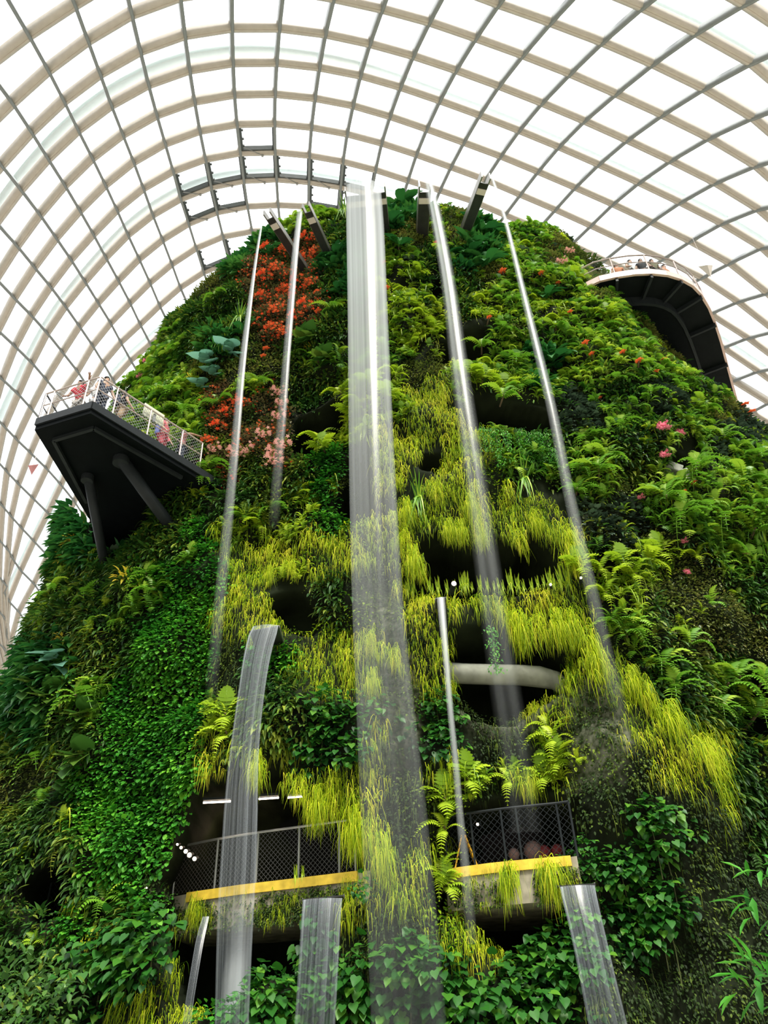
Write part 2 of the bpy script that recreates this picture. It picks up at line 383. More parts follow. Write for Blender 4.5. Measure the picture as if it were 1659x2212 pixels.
# hollows in the face: outline on the face, depth in metres
CAVES = [
    ([(618, 945), (640, 905), (690, 880), (738, 868), (738, 905), (722, 950), (665, 968), (625, 975)], 2.5),
    ([(740, 1005), (800, 995), (812, 1105), (750, 1112), (735, 1060)], 2.2),
    ([(955, 742), (1052, 738), (1064, 782), (950, 784)], 2.2),
    ([(1000, 880), (1100, 888), (1205, 900), (1205, 930), (1015, 938)], 2.4),
    ([(920, 1185), (960, 1172), (1000, 1200), (1090, 1180), (1110, 1205), (1150, 1180), (1200, 1220), (1218, 1262), (1150, 1268), (1000, 1282), (905, 1278), (868, 1250), (885, 1235)], 3.0),
    ([(972, 1368), (1090, 1348), (1200, 1395), (1240, 1430), (1212, 1472), (1150, 1502), (1110, 1537), (1050, 1532), (1000, 1502), (985, 1470)], 3.0),
    ([(392, 1790), (425, 1715), (500, 1685), (560, 1680), (610, 1660), (650, 1735), (700, 1775), (730, 1755), (765, 1800), (772, 1890), (640, 1906), (370, 1945), (340, 1900), (370, 1840)], 4.0),
    ([(965, 1760), (1010, 1738), (1090, 1715), (1160, 1708), (1235, 1730), (1255, 1800), (1240, 1858), (965, 1885)], 3.2),
    ([(335, 1985), (500, 1972), (645, 1955), (650, 2060), (640, 2090), (560, 2080), (480, 2195), (385, 2190), (350, 2070)], 3.5),
    ([(970, 1930), (1200, 1908), (1212, 2000), (1170, 2045), (1100, 2050), (1020, 1985)], 3.5),
    ([(60, 1905), (100, 1870), (150, 1870), (148, 1975), (60, 1985)], 2.0),
    ([(575, 1300), (640, 1275), (690, 1300), (660, 1345), (600, 1340)], 1.2),
    ([(1640, 1440), (1700, 1440), (1700, 1600), (1630, 1600)], 2.0),
    ([(930, 620), (948, 600), (955, 650), (940, 665)], 1.0),
    ([(1440, 990), (1500, 1005), (1490, 1045), (1440, 1030)], 1.0),
    ([(912, 1012), (920, 993), (940, 988), (958, 998), (966, 1020), (955, 1026), (940, 1010), (925, 1022)], .9),
    ([(345, 1945), (772, 1885), (772, 1938), (640, 1958), (350, 1990)], 3.6), ([(972, 1880), (1235, 1853), (1240, 1897), (975, 1925)], 3.3),
    ([(175, 1085), (300, 1040), (330, 1110), (250, 1170), (200, 1160)], 1.2),
]
NT, NZ = 560, 430
TH, ZZ = np.meshgrid(np.linspace(-math.pi - .3, .3, NT), np.concatenate([np.linspace(0, 35, NZ - 22), np.linspace(35, 36, 23)[1:]]), indexing='ij')
NZ = TH.shape[1]
MP = surf(ZZ, TH)
def normals(P):
    du = np.gradient(P, axis=0); dv = np.gradient(P, axis=1); n = np.cross(du, dv); return n / np.maximum(np.linalg.norm(n, axis=-1, keepdims=True), 1e-9)
MN = normals(MP); MN *= np.sign(-(MN[NT // 2, NZ // 2, 1]))
MPX, _ = proj(MP)
DSP = .55 * vnoise(MP * [.33, .33, .24], 1) + .36 * vnoise(MP * .8, 2) + .17 * vnoise(MP * 1.9, 3)
fade = np.clip((36 - ZZ) / 3, .25, 1)
nogrow = np.full(MP.shape[:2], -1e9); cavity = np.zeros(MP.shape[:2]); depth = np.zeros(MP.shape[:2])
wob = np.stack([vnoise(MP * 1.3, 5), vnoise(MP * 1.3, 6)], -1) * 9
for poly, D in CAVES:
    sdp = pip(MPX + wob, poly); nogrow = np.maximum(nogrow, np.maximum(sdp, pip(MPX + wob + np.array([0, 26]), poly)) ); m = np.clip((sdp + 16) / 12, 0, 1); m = m * m * (3 - 2 * m) * (MN[..., 1] < .3)
    cavity = np.maximum(cavity, m); depth = np.maximum(depth, m * D)
MV = MP + MN * (DSP * fade * (1 - .6 * cavity))[..., None] + depth[..., None] * np.array([0, 1, 0])
idx = np.arange(NT * NZ).reshape(NT, NZ)
BF = np.stack([idx[:-1, :-1], idx[1:, :-1], idx[1:, 1:], idx[:-1, 1:]], -1).reshape(-1, 4)
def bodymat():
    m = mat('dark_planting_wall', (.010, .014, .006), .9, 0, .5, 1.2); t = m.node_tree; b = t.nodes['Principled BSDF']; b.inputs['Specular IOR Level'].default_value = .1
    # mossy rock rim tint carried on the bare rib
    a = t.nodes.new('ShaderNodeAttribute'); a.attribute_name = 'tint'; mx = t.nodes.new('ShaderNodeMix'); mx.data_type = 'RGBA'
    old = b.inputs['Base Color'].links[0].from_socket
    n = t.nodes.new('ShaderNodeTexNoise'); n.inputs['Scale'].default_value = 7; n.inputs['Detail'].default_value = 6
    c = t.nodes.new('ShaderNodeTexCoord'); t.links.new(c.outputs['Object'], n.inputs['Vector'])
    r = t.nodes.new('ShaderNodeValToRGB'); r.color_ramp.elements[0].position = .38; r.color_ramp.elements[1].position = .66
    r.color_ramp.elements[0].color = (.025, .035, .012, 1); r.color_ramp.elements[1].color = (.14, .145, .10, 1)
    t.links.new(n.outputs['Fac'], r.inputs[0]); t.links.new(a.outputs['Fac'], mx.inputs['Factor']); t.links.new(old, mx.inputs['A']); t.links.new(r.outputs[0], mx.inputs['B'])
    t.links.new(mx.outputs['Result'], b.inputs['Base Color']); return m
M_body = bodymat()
ROCK = [[(800, 1255), (850, 1290), (895, 1400), (900, 1560), (880, 1650), (800, 1640), (780, 1500), (785, 1330)],
        [(985, 1500), (1050, 1535), (1110, 1540), (1150, 1505), (1210, 1475), (1215, 1500), (1150, 1560), (1060, 1575), (980, 1540)],
        [(1200, 1500), (1320, 1450), (1350, 1600), (1330, 1700), (1240, 1700), (1230, 1560)]]
rock = np.zeros(MP.shape[:2])
for poly in ROCK: rock = np.maximum(rock, np.clip((pip(MPX + wob * 1.5, poly) + 14) / 28, 0, 1))
rock *= 1 - cavity
mountain = build('planted_mountain', MV.reshape(-1, 3), BF, M_body, tint=rock.ravel(), smooth=True)
tag(mountain, 'tall mountain-like tower covered in plants, with dark hollows and concrete ledges', 'mountain')
bvh = BVHTree.FromPolygons([tuple(v) for v in MV.reshape(-1, 3)], [tuple(f) for f in BF])
# the face before the hollows were cut, for things that stand at the face
bvh0 = BVHTree.FromPolygons([tuple(v) for v in (MP + MN * (DSP * fade)[..., None]).reshape(-1, 3)[::1]], [tuple(f) for f in BF])
def hit(x, y, b=None):
    d = ray(x, y); l, n, i, t = (b or bvh0).ray_cast(Vector(EYE), Vector(d))
    if l is None: return None, None
    n = np.array(n); n = -n if n @ d > 0 else n
    return np.array(l), n

# ------------------------------------------------------------------ what grows where on the face (seed points of each community)
ZONE = {
 'g': "930,860 900,920 960,950 990,980 840,960 830,1020 870,1060 950,1060 920,1120 900,1200 990,1100 1030,1130 1100,1090 1180,1120 1220,1170 1130,1140 660,1180 700,1200 540,1220 500,1280 560,1280 760,1190 660,1380 700,1360 740,1400 720,1480 650,1460 490,1180 480,1340 470,1640 570,1640 810,1400 800,1600 870,1250 900,1340 930,1420 930,1480 960,1310 1020,1310 1100,1310 1150,1320 1200,1310 1260,1300 1180,1380 1270,1380 1270,1430 620,1650 700,1700 740,1700 770,1760 800,1700 800,1830 850,1900 920,1850 930,1920 950,1990 1000,2030 1060,2060 1120,2070 780,1950 960,1660 1160,1560 1200,1510 1250,1460 1350,1460 1380,1500 1420,1560 1470,1620 1510,1660 1540,1640 1530,1710 1440,1680 330,2180 360,2150 180,1990 620,1380 590,1180 1290,1410 1320,1440 760,1310 755,1860 890,980 1400,1590 1480,1690 700,1440 620,1220 965,1960 560,1330 1340,1490 680,1420 1490,1600 980,1040 885,1150",
 'm': "480,1400 500,1460 800,1250 830,1300 860,1380 840,1450 870,1500 850,1600 850,1700 880,1750 920,1700 900,1640 860,1850 900,2000 820,1980 760,2040 1040,1600 1060,1640 1010,1540 1100,1570 1240,1680 1260,1560 1300,1500 1300,1600 1320,1700 1300,1780 1500,1750 1420,1700 1380,1640 1500,1900 1560,1900 1600,1800 1520,2050 1450,2100 1600,2100 1400,2150 1300,2150 1050,2090 360,1940 830,1760 840,2030 1640,1900 1640,2000 1560,1980 1600,2180 1500,2190 1350,1720 850,1520 1070,1690 1230,1600 1470,1850 1540,1830 905,1010",
 'y': "890,620 880,690 940,690 900,740 1040,680 1020,830 1200,690 780,850 790,900 840,830 650,1080 560,1140 620,1150 490,1580 1400,1220 1370,1270 1320,1220 1300,1300 950,1800 1000,1680 1190,1600 1220,1640 640,1240 860,600 820,820 960,720 1240,1220 1090,830 520,1160 860,900 1350,1320 690,960 1100,1680 1180,1690",
 'f': "870,560 960,540 1100,620 1070,740 1090,820 1110,880 1150,520 1160,620 1240,620 1260,700 1330,680 1300,760 1240,760 1400,800 1300,860 1280,950 1480,820 1520,880 1500,920 1600,1000 1270,1000 1280,1060 1450,1000 1520,1040 1420,1080 1520,1120 1600,1100 1640,1180 1350,1370 1540,1500 1600,1560 420,960 450,1040 360,790 330,850 400,880 180,1530 800,780 1150,1060 320,1290 420,1220 720,450 620,500 850,760 1180,740 1220,820 1360,760 1440,1140 1560,1180 1640,1060 1580,1450 1200,590 1130,570 1100,560 1380,900 1190,1040 1500,980 700,800 540,850",
 'r': "600,560 660,600 560,600 680,660 600,660 620,720 560,880 500,870 600,850 490,930 560,950 600,1000 480,1000 640,560 690,560 640,640",
 'p': "470,590 450,620 900,520 1000,450 1060,460 1040,600 1200,560 1260,560 1440,760 1560,900 1360,1070 1420,1180 1480,1220 1450,1270 1540,1290 1600,1340 1560,1380 1500,1400 100,1680 40,1700 480,790 560,800 540,920 520,770 1230,500 1280,600 910,800 740,1050 1400,720 1450,740 580,780 1640,1390 1500,1330 1420,1300 1480,1360 1000,520 460,960",
 'c': "690,990 700,1060 430,1180 350,1340 400,1350 430,1420 350,1450 300,1500 400,1500 300,1600 380,1620 300,1700 380,1720 220,1700 250,1780 350,1800 420,1300 440,1250 600,1420 150,2000 260,1900 300,1850 220,1850 520,2180 1280,1820 330,1250 720,1110 250,1650 280,1560 410,1640 410,1560 330,1650 340,1550 390,1430 370,1400 200,1780 330,1750 270,1740 700,1020 440,1350 280,1800 1260,1880 330,1960 390,1260",
 'd': "720,620 480,680 400,700 430,750 680,760 700,820 640,830 950,620 1000,640 1350,840 1400,940 1350,1000 640,1040 520,1100 560,1060 720,1300 640,1310 620,1500 530,1640 640,1580 300,1180 180,1250 250,1260 140,1300 220,1350 260,1400 100,1350 200,1450 150,1600 40,1620 40,1800 80,1860 150,1820 30,1900 200,1930 240,1960 120,2060 60,2050 60,2150 150,2140 400,1060 440,1100 380,1200 660,980 1200,960 1210,1040 890,1090 1640,1290 1640,1460 1420,1340 1440,1420 1480,1480 1560,1460 1600,1600 1640,1700 1150,1650 1000,700 560,1000 600,1100 640,740 940,660 1060,860 1400,1460 1500,1540 340,1120 120,1760 600,1580 570,1480 590,1540 1540,1540 720,540 930,590 720,700 1600,1660 1640,1800",
 'k': "1250,880 1230,930 1420,870 1600,930 1280,1130 1330,1160 1350,1100 1240,1110 1500,860 1280,1180 1560,960 1260,910 1310,1130",
 'b': "560,510 730,560 870,450 1030,530 1190,790 220,1180 170,1180 60,1420 120,1450 60,1520 100,1560 480,760 1020,570 760,600 590,530 500,560 80,1470",
 'h': "700,1560 740,1620 680,1640 790,1560 930,1540 960,1580 990,1560 1400,1780 1440,1830 1380,1860 1340,1880 1400,1920 1440,1960 1380,2000 800,2100 900,2080 700,2080 960,2100 1000,2150 860,2180 760,2180 1080,2150 1150,2100 1200,2080 1220,2160 1250,2180 570,2160 600,2190 640,2165 280,2060 330,2040 300,2120 230,2080 200,2160 660,1600 910,1580 720,1540 1150,2180 680,2150",
}
SEED = []; SK = []
for k, s in ZONE.items():
    for w in s.split(): SEED.append([float(v) for v in w.split(',')]); SK.append(k)
SEED = np.array(SEED); SK = np.array(SK)
def zone_of(P, jit=16):
    px, _ = proj(P); px = px + np.stack([vnoise(P * .9, 11), vnoise(P * .9, 12)], -1) * jit
    out = np.zeros(len(P), int)
    for s in range(0, len(P), 20000):
        d = ((px[s:s + 20000, None] - SEED) ** 2).sum(-1); out[s:s + 20000] = d.argmin(1)
    return SK[out], px
# scatter points on the face
A3 = MV.reshape(-1, 3); Q = A3[BF]
area = np.linalg.norm(np.cross(Q[:, 2] - Q[:, 0], Q[:, 3] - Q[:, 1]), axis=1) / 2
cf = cavity.ravel()[BF].mean(1); thf = TH.ravel()[BF].mean(1)
fn = np.cross(Q[:, 2] - Q[:, 0], Q[:, 3] - Q[:, 1]); fn /= np.maximum(np.linalg.norm(fn, axis=1, keepdims=True), 1e-9)
base_n = MN.reshape(-1, 3)[BF].mean(1); fn *= np.sign((fn * base_n).sum(1, keepdims=True) + 1e-9)
ng = nogrow.ravel()[BF].mean(1)
wgt = area * (cf < .22) * (ng < -9) * (thf > -math.pi - .2) * (thf < .2)
def scatter(n, spacing):
    k = rng.choice(len(BF), n, p=wgt / wgt.sum()); u, v = rng.random((2, n))
    P = Q[k, 0] * ((1 - u) * (1 - v))[:, None] + Q[k, 1] * (u * (1 - v))[:, None] + Q[k, 2] * (u * v)[:, None] + Q[k, 3] * ((1 - u) * v)[:, None]
    N = base_n[k] * .6 + fn[k] * .4; N /= np.linalg.norm(N, axis=1, keepdims=True)
    cell = np.floor(P / spacing).astype(np.int64); key = cell[:, 0] * 1000003 + cell[:, 1] * 10007 + cell[:, 2]
    _, first = np.unique(key, return_index=True)
    return P[first], N[first]
# ------------------------------------------------------------------ leaf shapes (x across, y along, z up from the blade)
def T(V, F): return np.array(V, float), np.array(F)
L_OVATE = T([(0, 0, 0), (-.27, .4, .07), (0, .42, 0), (.27, .4, .07), (-.2, .75, -.01), (.2, .75, -.01), (0, 1, -.14)],
            [(0, 2, 1), (0, 3, 2), (1, 2, 4), (2, 3, 5), (2, 6, 4), (2, 5, 6)])
L_LANCE = T([(0, 0, 0), (-.13, .35, .05), (0, .4, 0), (.13, .35, .05), (-.09, .72, -.06), (.09, .72, -.06), (0, 1, -.25)],
            [(0, 2, 1), (0, 3, 2), (1, 2, 4), (2, 3, 5), (2, 6, 4), (2, 5, 6)])
L_HEART = T([(0, .02, 0), (-.22, -.12, .03), (-.43, .08, .06), (-.42, .38, .05), (-.22, .72, 0), (0, 1, -.12), (.22, .72, 0), (.42, .38, .05), (.43, .08, .06), (.22, -.12, .03), (0, .4, -.03)],
            [(0, 10, 1), (1, 10, 2), (2, 10, 3), (3, 10, 4), (4, 10, 5), (10, 6, 5), (10, 7, 6), (10, 8, 7), (10, 9, 8), (10, 0, 9)])
def paddle():
    V = []; F = []; ys = [0, .12, .3, .5, .7, .87, 1]; ws = [.02, .03, .14, .19, .17, .09, .0]; zs = [0, .04, .08, .07, .0, -.12, -.26]
    for y, w, z in zip(ys, ws, zs): V += [(-w, y, z + w * .35), (0, y, z), (w, y, z + w * .35)]
    for k in range(6):
        a = 3 * k; F += [(a, a + 1, a + 4), (a, a + 4, a + 3), (a + 1, a + 2, a + 5), (a + 1, a + 5, a + 4)]
    return T(V, F)
L_PADDLE = paddle()
def frond(n=13, droop=.5, w=.17):
    V = []; F = []
    ys = np.linspace(0, 1, n + 1); z = .28 * np.sin(ys * 2.2) - droop * ys ** 2.2; y = ys * (1 - .18 * ys)
    for k in range(n):
        b = len(V); r = .009 * (1 - k / n) + .003
        V += [(-r, y[k], z[k]), (r, y[k], z[k]), (r, y[k + 1], z[k + 1]), (-r, y[k + 1], z[k + 1])]; F += [(b, b + 1, b + 2), (b, b + 2, b + 3)]
    for k in range(1, n + 1):
        s = ys[k]; ln = w * math.sin(math.pi * min(1, s * .93 + .06)) ** .7 * (1.1 - .35 * s) + .015; h = .33 / n
        for sg in (-1, 1):
            b = len(V); tip = (sg * ln, y[k] + ln * .35, z[k] - ln * .32)
            V += [(0, y[k] - h, z[k]), (sg * ln * .5, y[k] + ln * .08 - h * 1.1, z[k] - ln * .06), tip, (sg * ln * .45, y[k] + ln * .2 + h * 1.0, z[k] - ln * .06), (0, y[k] + h, z[k])]
            F += [(b, b + 1, b + 3), (b + 1, b + 2, b + 3), (b, b + 3, b + 4)] if sg > 0 else [(b, b + 3, b + 1), (b + 1, b + 3, b + 2), (b, b + 4, b + 3)]
    return T(V, F)
L_FROND = frond(); L_FROND2 = frond(11, .8, .17); L_FINE = frond(9, .25, .26)
def blade(curve, w=.02):
    V = []; F = []; n = len(curve)
    for k, (y, z) in enumerate(curve):
        ww = w * (1 - (k / (n - 1)) ** 2.5) + .001; V += [(-ww, y, z), (ww, y, z)]
    for k in range(n - 1): a = 2 * k; F += [(a, a + 1, a + 3), (a, a + 3, a + 2)]
    return T(V, F)
L_BLADES = [blade([(0, 0), (.16, .08), (.28, -.04), (.36, -.3), (.40, -.65), (.42, -1.0)]), blade([(0, 0), (.10, .03), (.20, -.14), (.25, -.4), (.27, -.7), (.26, -1.0)]),
            blade([(0, 0), (.2, .18), (.38, .2), (.52, .02), (.6, -.3), (.63, -.62)]), blade([(0, 0), (.06, -.1), (.12, -.32), (.14, -.6), (.18, -.85), (.17, -1.1)])]
L_UPBL = [blade([(0, 0), (.06, .25), (.14, .5), (.26, .72), (.42, .86)], .025), blade([(0, 0), (.03, .3), (.07, .6), (.13, .85), (.2, 1.05)], .025)]
def flower():
    V = []; F = []
    for k in range(5):
        a = 2 * math.pi * k / 5; c, s = math.cos(a), math.sin(a); b = len(V)
        V += [(0, 0, 0), (c * .45 - s * .28, s * .45 + c * .28, .15), (c, s, .1), (c * .45 + s * .28, s * .45 - c * .28, .15)]; F += [(b, b + 3, b + 2), (b, b + 2, b + 1)]
    return T(V, F)
L_FLOWER = flower()
def unit(a): return a / np.maximum(np.linalg.norm(a, axis=-1, keepdims=True), 1e-9)
def place(tpl, pos, t, m, sc, wid=None):
    """copies of a shape: y axis along t, z axis near m"""
    V, F = tpl; t = unit(t); x = unit(np.cross(t, m)); z = np.cross(x, t)
    sc = np.asarray(sc, float)[:, None, None]; v = np.repeat(V[None], len(pos), 0)
    if wid is not None: v = v * np.stack([wid, np.ones_like(wid), np.ones_like(wid)], -1)[:, None]
    W = pos[:, None] + sc * (v[..., 0:1] * x[:, None] + v[..., 1:2] * t[:, None] + v[..., 2:3] * z[:, None])
    Fa = F[None] + (np.arange(len(pos)) * len(V))[:, None, None]
    return W.reshape(-1, 3), Fa.reshape(-1, 3), len(V)
class Bag:
    def __init__(s): s.V = []; s.F = []; s.T = []; s.n = 0
    def add(s, tpl, pos, t, m, sc, tint, wid=None):
        if not len(pos): return
        V, F, k = place(tpl, pos, t, m, sc, wid); s.V.append(V); s.F.append(F + s.n); s.T.append(np.repeat(tint, k)); s.n += len(V)
    def build(s, name, m, parent=None):
        return build(name, np.concatenate(s.V), np.concatenate(s.F), m, parent, np.clip(np.concatenate(s.T), 0, 1))
# ------------------------------------------------------------------ foliage communities, one 'stuff' object per community and place
LM = {
 'g': leafmat('hanging_grass_blade', [(.06, .14, .006), (.27, .42, .010), (.52, .64, .015), (.72, .68, .05)], .38, .55, .12),
 'm': leafmat('moss_leaf', [(.012, .025, .006), (.03, .065, .009), (.16, .23, .02)], .2, .6, .2),  # dark moss, its greens lowered further to carry shade at the right foot
 'y': leafmat('bright_fern', [(.09, .22, .012), (.32, .48, .02), (.58, .68, .035)], .35),
 'f': leafmat('green_fern', [(.025, .115, .010), (.15, .35, .022), (.46, .62, .045)], .32),
 'r': leafmat('bronze_small_leaf', [(.05, .09, .02), (.12, .12, .04), (.20, .12, .06)], .25),
 'p': leafmat('olive_small_leaf', [(.05, .09, .015), (.13, .17, .03), (.27, .25, .06)], .25),
 'c': leafmat('creeper_leaf', [(.015, .11, .010), (.05, .26, .018), (.17, .46, .03)], .28, .45, .22),
 'd': leafmat('dark_leaf', [(.015, .06, .010), (.05, .14, .018), (.28, .34, .035)], .25, .45, .22),
 'k': leafmat('round_dark_leaf', [(.025, .045, .03), (.05, .09, .05), (.10, .16, .09)], .15, .4, .35),
 'b': leafmat('large_dark_leaf', [(.010, .07, .018), (.03, .16, .03), (.10, .28, .045)], .22, .4, .28),
 'h': leafmat('heart_leaf', [(.007, .05, .008), (.026, .14, .013), (.13, .32, .025)], .3, .42, .3),
}
M_red = leafmat('scarlet_petal', [(.80, .05, .02), (.85, .14, .04), (.80, .22, .08)], .3, .5, .2)
M_pink = leafmat('pink_petal', [(.80, .10, .25), (.85, .25, .35), (.85, .42, .45)], .3, .5, .2)
M_pale = leafmat('salmon_petal', [(.75, .30, .25), (.8, .42, .36), (.85, .55, .45)], .3, .5, .2)
M_ylw = leafmat('yellow_leaf', [(.40, .38, .03), (.75, .58, .05), (.8, .66, .08)], .35)
M_jade = leafmat('pale_jade_leaf', [(.12, .32, .22), (.22, .46, .34), (.34, .56, .42)], .3)
M_stem = mat('green_stem', (.10, .12, .04), .6, 0, .3)
M_wood = mat('brown_stem', (.10, .07, .04), .8, 0, .3)
DOWN = np.array([0, 0, -1.0]); UPV = np.array([0, 0, 1.0])
def rnd(n): return unit(rng.normal(size=(n, 3)))
def hemi(C, N, k, R, lift=.0, flat=.7):
    """k points on a leafy dome round each centre; returns positions, outward directions, centre index"""
    n = len(C); id = np.repeat(np.arange(n), k); d = rnd(n * k); nn = N[id]; s = (d * nn).sum(1)
    d = np.where((s < -.1)[:, None], d - 2 * s[:, None] * nn, d)
    rr = np.asarray(R)[id] if hasattr(R, '__len__') else R
    rad = (rng.random(n * k) ** .35 * rr)[:, None]
    off = d * rad; a = (off * nn).sum(1, keepdims=True); off = off - nn * a * (1 - flat)
    return C[id] + off + nn * lift, d, id
def leafy(bag, C, N, k, R, tpl, L, tc, down=.45, out=.35, lift=.05, jit=.35, lv=.3, flat=.7, tj=.28, wide=None):
    P, d, id = hemi(C, N, k, R, lift, flat); n = len(P)
    t = unit(d * .6 + N[id] * out + DOWN * down + rnd(n) * jit); m = unit(N[id] * .5 + UPV * .9 + rnd(n) * .35)
    w = None if wide is None else rng.uniform(*wide, n)
    bag.add(tpl, P, t, m, L * rng.uniform(1 - lv, 1 + lv, n), tc[id] + rng.normal(0, tj, n) * .6, w)
def rosettes(bag, C, N, k, tpl, L, tc, lift=.05, up=.35, tj=.12, down=.1):
    """k fronds springing from each centre"""
    n = len(C); id = np.repeat(np.arange(n), k); ang = np.tile(np.arange(k) * 2 * math.pi / k, n) + rng.normal(0, .35, n * k)
    nn = N[id]; x = unit(np.cross(nn, UPV)); y = np.cross(x, nn)
    d = x * np.cos(ang)[:, None] + y * np.sin(ang)[:, None]
    t = unit(d * .9 + nn * rng.uniform(.25, .8, n * k)[:, None] + UPV * up + DOWN * down); m = unit(nn * .6 + UPV)
    bag.add(tpl, C[id] + nn * lift, t, m, L * rng.uniform(.65, 1.25, n * k), tc[id] + rng.normal(0, tj, n * k), rng.uniform(.8, 1.25, n * k))
def grassy(bag, C, N, k, L, tc, spread=.2, lift=.05, w=(.7, 1.5), tpls=None, tj=.24):
    tpls = tpls or L_BLADES; n = len(C); id = np.repeat(np.arange(n), k); nn = N[id]
    h = nn * np.array([1, 1, 0]) + rng.normal(0, .45, (n * k, 3)) * np.array([1, .6, 0]); h[:, 2] = 0; h = unit(h)
    P = C[id] + rnd(n * k) * spread + nn * lift; sel = rng.integers(0, len(tpls), n * k)
    wz = rng.uniform(*w, n * k); ln = L * rng.uniform(.5, 1.25, n * k); tt = tc[id] + rng.normal(0, tj, n * k)
    tilt = unit(UPV + rng.normal(0, .13, (n * k, 3)))
    for s, tp in enumerate(tpls):
        q = sel == s; bag.add(tp, P[q], h[q] - tilt[q] * (h[q] * tilt[q]).sum(1, keepdims=True), tilt[q], ln[q], tt[q], wz[q])

COLS = [430, 740, 1000, 1240]; ROWS = [720, 1050, 1450, 1850]
WHERE = [
 ['on the far left shoulder above the viewing platform', 'on the upper left between the two thin falls', 'at the summit behind the main waterfall', 'at the summit around the twin fall', 'below the curved walkway on the right shoulder'],
 ['beside the left viewing platform', 'left of the main fall under the red-flowered slope', 'behind the upper middle of the main fall', 'around the two small upper hollows right of centre', 'along the right edge below the curved walkway'],
 ['under the struts of the left viewing platform', 'left of the main fall above the broad side fall', 'right beside the main fall above the wide dark hollow', 'around the wide dark hollow right of centre', 'on the right flank beside the rightmost thin fall'],
 ['on the left bulge beside the lit gallery', 'over the lit gallery with the tube lamps', 'on the central rib between the two galleries', 'over the right gallery with the yellow sign', 'on the right flank right of the curved rock rim'],
 ['at the bottom left foot of the tower', 'under the left gallery around the lower falls', 'at the foot of the central rib', 'under the right gallery beside the dark hollow', 'at the bottom right foot of the tower']]
KIND = {'g': ('hanging_grass', 'yellow-green hanging grass', 'grass'), 'm': ('moss', 'dark moss cover', 'moss'),
        'y': ('bright_fern_foliage', 'light yellow-green fern cover', 'ferns'), 'f': ('fern_foliage', 'mid-green feathery fern cover', 'ferns'),
        'r': ('bronze_foliage', 'bronze-green small-leaved shrubs with scarlet flowers', 'shrubs'), 'p': ('olive_foliage', 'olive-brown small-leaved shrubs', 'shrubs'),
        'c': ('creeper_foliage', 'dense deep green creeper', 'creeper'), 'd': ('dark_foliage', 'dark green mixed leaves', 'foliage'),
        'k': ('round_leaf_foliage', 'dark round-leaved ground cover', 'foliage'), 'b': ('broad_leaf_foliage', 'broad dark green leaves', 'foliage'),
        'h': ('heart_leaf_foliage', 'bright heart-shaped leaves of a climbing vine', 'climber')}
def cell(px): return np.searchsorted(ROWS, px[:, 1]) * 5 + np.searchsorted(COLS, px[:, 0])
